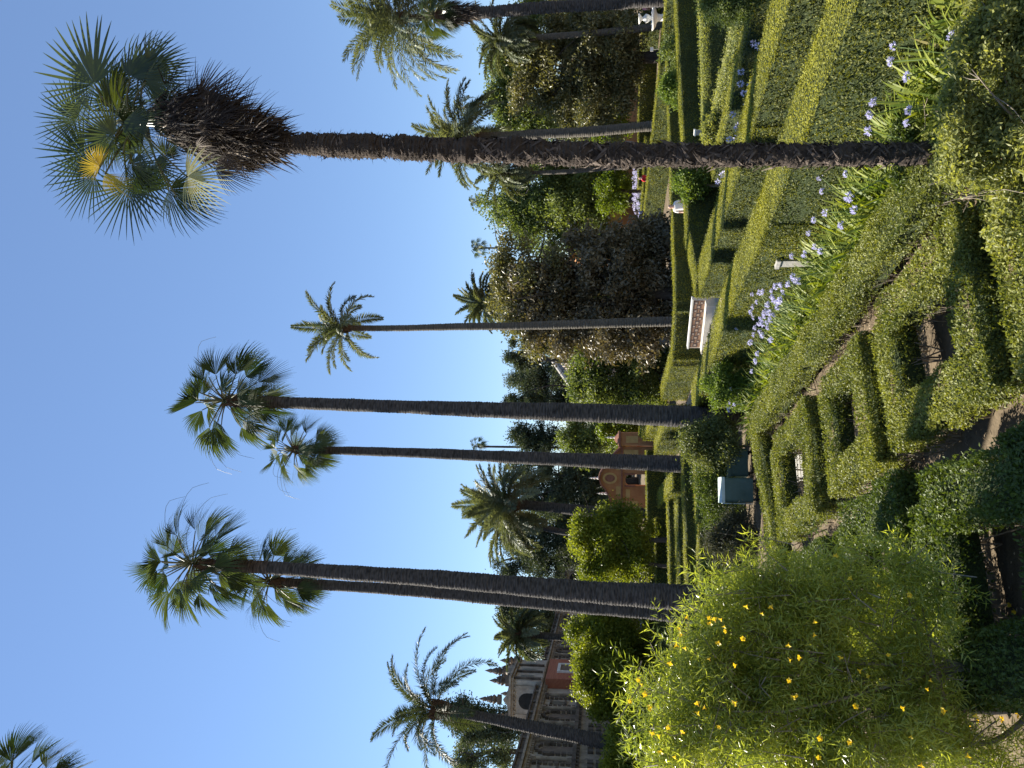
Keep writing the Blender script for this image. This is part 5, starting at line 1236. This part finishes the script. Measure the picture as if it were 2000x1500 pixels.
def cart(c, rz, w_, dp, h_, label, pale):
    root = thing('covered_cart', c, label, 'cart', 'tarpaulin-covered carts')
    m = np.array(Matrix.Translation(Vector(c)) @ Matrix.Rotation(rz, 4, 'Z'))
    n = 9; mb = MB(); z = np.linspace(.16, h_, n); per = []
    for zz in z:
        ring = []
        for s_ in np.linspace(0, 1, 33)[:-1]:
            t = s_ * 4; k = int(t); f = t - k
            cx = [(-1, -1), (1, -1), (1, 1), (-1, 1), (-1, -1)]
            x = cx[k][0] * (1 - f) + cx[k + 1][0] * f; y = cx[k][1] * (1 - f) + cx[k + 1][1] * f
            g_ = 1 + .035 * math.sin(s_ * 38 + zz * 5) * (1 - zz / h_) + .02 * math.sin(s_ * 17 - zz * 9)
            ring.append((x * w_ / 2 * g_, y * dp / 2 * g_, zz))
        per.append(ring)
    v = np.array(per).reshape(-1, 3); v = v @ m[:3, :3].T + m[:3, 3]
    i = np.arange(n - 1)[:, None] * 32; j = np.arange(32)[None]; k = (j + 1) % 32
    q = np.stack([i + j, i + k, i + 32 + k, i + 32 + j], -1)
    mb.add(v, q.reshape(-1, 4)); mb.build('tarpaulin', M['tarp'], root, True)
    mb = MB(); box(mb, (-w_ / 2 - .02, -dp / 2 - .02, h_ - .07), (w_ / 2 + .02, dp / 2 + .02, h_ + .02), m)
    mb.build('top_cover', M['tarp_lit' if pale else 'tarp'], root)
    if pale:
        mb = MB(); box(mb, (-w_ / 2 - .045, -dp / 2 - .02, .18), (-w_ / 2 - .022, dp / 2 + .02, h_ - .072), m); mb.build('lit_side_panel', M['tarp_lit'], root)  # added panel, its pale colour paints the sun on this side
    for sx in (-1, 1):
        for sy in (-1, 1):
            mb = MB(); th = np.linspace(0, 2 * PI, 13)[:-1]
            tube(mb, np.array([[sx * w_ * .38 - .03, sy * dp * .38, .08], [sx * w_ * .38 + .03, sy * dp * .38, .08]]) @ m[:3, :3].T + m[:3, 3], .08, 12); mb.build('wheel', M['opening'], root)
    return root


cart(G(1478, 958), R(8), .68, .62, 1.0, 'dark green tarpaulin-covered cart, its sunlit top and side painted pale', True)
cart(G(1468, 905), R(12), .8, .6, .72, 'lower dark green covered cart behind, under the weeping shrub', False)
p = G(1572, 912, 0); Ms = frameM(p, (1, .3, 0)); sp = thing('slatted_panel', p, 'white slatted panel lying inside the far box hedge ring', 'panel')
Ms = Ms @ np.array(Matrix.Rotation(R(-60), 4, 'X'))
for k in range(4): mb = MB(); box(mb, (-.3, .0, .06 + k * .085), (.3, .02, .12 + k * .085), Ms); mb.build('slat', M['white'], sp)
mb = MB(); [box(mb, (x, .023, .02), (x + .04, .05, .42), Ms) for x in (-.28, .24)]; mb.build('frame', M['slate'], sp)
for (x, y, d0, lb) in ((1273, 96, 48., 'tiny white sign standing against the lit far hedge'), (1302, 133, 40., 'small white sign leaning in the maze right of the paler shrub')):
    p = D(x, y, d0); f0 = p * np.array([1, 1, 0]); sg = thing('plant_sign', f0, lb, 'sign', 'small white garden signs')
    mb = MB(); box(mb, (p[0] - .13, p[1], p[2] - .09), (p[0] + .13, p[1] + .02, p[2] + .09)); mb.build('plate', M['white'], sg)
    mb = MB(); box(mb, (p[0] - .015, p[1] + .023, 0), (p[0] + .015, p[1] + .045, p[2] + .05)); mb.build('stake', M['slate'], sg)

# ================================================================== fountain and low balustrade
p = D(1300, 34, 50.); p[2] = 0
ft = thing('marble_fountain', p, 'white marble fountain with wide bowl and urn at the right edge', 'fountain')
mb = MB(); lathe(mb, [(.5, 0), (.5, .12), (.28, .16), (.2, .35), (.24, .6), (.35, .68)], 20, p); mb.build('pedestal', M['white'], ft, True)
mb = MB(); lathe(mb, [(.3, .66), (.55, .72), (.72, .86), (.76, .95), (.72, .96), (.5, .84), (0, .8)], 24, p); mb.build('bowl', M['white'], ft, True)
mb = MB(); lathe(mb, [(.16, .82), (.1, 1.0), (.24, 1.2), (.28, 1.35), (.12, 1.5), (.1, 1.58), (.24, 1.68), (.34, 1.78), (.3, 1.8), (.1, 1.72), (0, 1.7)], 20, p); mb.build('urn', M['white'], ft, True)
p = D(1318, 25, 42.); p[2] = 0
bl_ = thing('marble_balustrade', p, 'low white pierced stone parapet below the fountain', 'balustrade')
mb = MB(); box(mb, (p[0] - .7, p[1], .72), (p[0] + 2.2, p[1] + .2, .86)); mb.build('rail', M['white'], bl_); mb = MB(); box(mb, (p[0] - .7, p[1], 0), (p[0] + 2.2, p[1] + .2, .14)); mb.build('base', M['white'], bl_)
for x in np.arange(-.62, 2.1, .32): mb = MB(); lathe(mb, [(.07, .143), (.05, .25), (.09, .42), (.05, .6), (.07, .717)], 8, (p[0] + x + .05, p[1] + .1, 0)); mb.build('baluster', M['white'], bl_)


# ================================================================== people
def skinned(name, verts, edges, rad, m, parent, lev=2):
    me = bpy.data.meshes.new(name); me.from_pydata([tuple(v) for v in verts], edges, []); me.materials.append(m)
    o = bpy.data.objects.new(name, me); COL.objects.link(o)
    s = o.modifiers.new('skin', 'SKIN'); s.use_smooth_shade = True
    for i, r_ in enumerate(rad):
        me.skin_vertices[0].data[i].radius = r_ if isinstance(r_, tuple) else (r_, r_)
    me.skin_vertices[0].data[0].use_root = True
    u = o.modifiers.new('sub', 'SUBSURF'); u.levels = lev; u.render_levels = lev
    o.parent = parent
    return o


def person(loc, rz, label, top, bottom, hair, tall=1.66, bag=False, long_hair=True, group=None):
    root = thing('person', loc, label, 'person', group, rz); k = tall / 1.7; root.scale = (k, k, k)
    V = [(0, 0, .95), (0, 0, 1.12), (0, .01, 1.32), (0, 0, 1.45), (0, -.005, 1.52), (0, -.01, 1.6), (0, -.01, 1.7)]
    E = [(i, i + 1) for i in range(6)]; Rr = [(.15, .11), (.13, .1), (.16, .11), (.1, .08), (.05, .05), (.078, .09), (.06, .07)]
    def chain(at, pts, rs):
        a = at
        for q, r_ in zip(pts, rs): V.append(q); Rr.append(r_); E.append((a, len(V) - 1)); a = len(V) - 1
    for s in (-1, 1):
        chain(0, [(.09 * s, 0, .85), (.095 * s, -.02 * s, .48), (.1 * s, .03 * s, .09), (.11 * s, -.12 + .03 * s, .04)], [.09, .06, .042, .035])
        chain(3, [(.17 * s, 0, 1.42), (.22 * s, .02, 1.16), (.2 * s, -.12, .97), (.18 * s, -.19, .92)], [.055, .042, .034, .03])
        hb = len(V) - 1
        for f in range(4): chain(hb, [(.18 * s + .018 * (f - 1.5), -.235, .9 - .004 * f), (.18 * s + .018 * (f - 1.5), -.25, .875)], [.009, .008])
        chain(hb, [(.155 * s, -.21, .905)], [.01])
    skinned('body', V, E, Rr, M['skin'], root)
    tv = [(0, 0, .92), (0, 0, 1.12), (0, .01, 1.32), (0, 0, 1.43)]; te = [(0, 1), (1, 2), (2, 3)]; tr = [(.165, .125), (.15, .12), (.178, .128), (.11, .1)]
    for s in (-1, 1):
        tv += [(.175 * s, 0, 1.41), (.215 * s, .02, 1.22)]; n = len(tv); te += [(3, n - 2), (n - 2, n - 1)]; tr += [.068, .058]
    skinned('top', tv, te, tr, M[top], root)
    bv = [(0, 0, .98)]; be = []; br = [(.16, .125)]
    for s in (-1, 1):
        bv += [(.09 * s, 0, .85), (.095 * s, -.02 * s, .48), (.1 * s, .03 * s, .14)]; n = len(bv); be += [(0, n - 3), (n - 3, n - 2), (n - 2, n - 1)]; br += [.102, .074, .06]
    skinned('trousers', bv, be, br, M[bottom], root)
    hv = [(0, .03, 1.66), (0, .055, 1.6), (0, .07, 1.48 if long_hair else 1.55)]; hr = [(.088, .085), (.085, .07), (.06, .035)]
    if long_hair: hv.append((0, .075, 1.34)); hr.append((.05, .025))
    skinned('hair', hv, [(i, i + 1) for i in range(len(hv) - 1)], hr, M[hair], root)
    for s in (-1, 1):
        mb = MB(); lathe(mb, [(0, -.008), (.008, 0), (0, .008)], 8, (.03 * s, -.098, 1.615)); o = mb.build('eye', M['opening']); o.parent = root
        mb = MB(); lathe(mb, [(0, -.03), (.014, 0), (0, .03)], 8, (.082 * s, 0, 1.6)); o = mb.build('ear', M['skin']); o.parent = root
    mb = MB(); box(mb, (-.012, -.125, 1.565), (.012, -.09, 1.605), taper=.4); o = mb.build('nose', M['skin']); o.parent = root
    mb = MB(); box(mb, (-.024, -.1, 1.54), (.024, -.088, 1.55)); o = mb.build('mouth', M['cloth_pink']); o.parent = root
    return root


person(AB(17.5, 26.6), R(-25), 'woman with long brown hair and white top standing in the maze', 'cloth_white', 'cloth_dark', 'hair', 1.68)
p = D(1260, 348, 52.); p[2] = 0; person(p, R(20), 'person in a red top standing behind the far hedge', 'cloth_red', 'cloth_dark', 'hair_dark', 1.72, long_hair=False)
p = D(1258, 415, 56.); p[2] = 0; person(p, R(80), 'person in a blue top standing by the terracotta house', 'cloth_blue', 'cloth_white', 'hair_dark', 1.7, long_hair=False)
p = D(1262, 12, 51.5); p[2] = 0; person(p, R(160), 'person in a pink top standing beside the fountain', 'cloth_pink', 'cloth_dark', 'hair', 1.7)
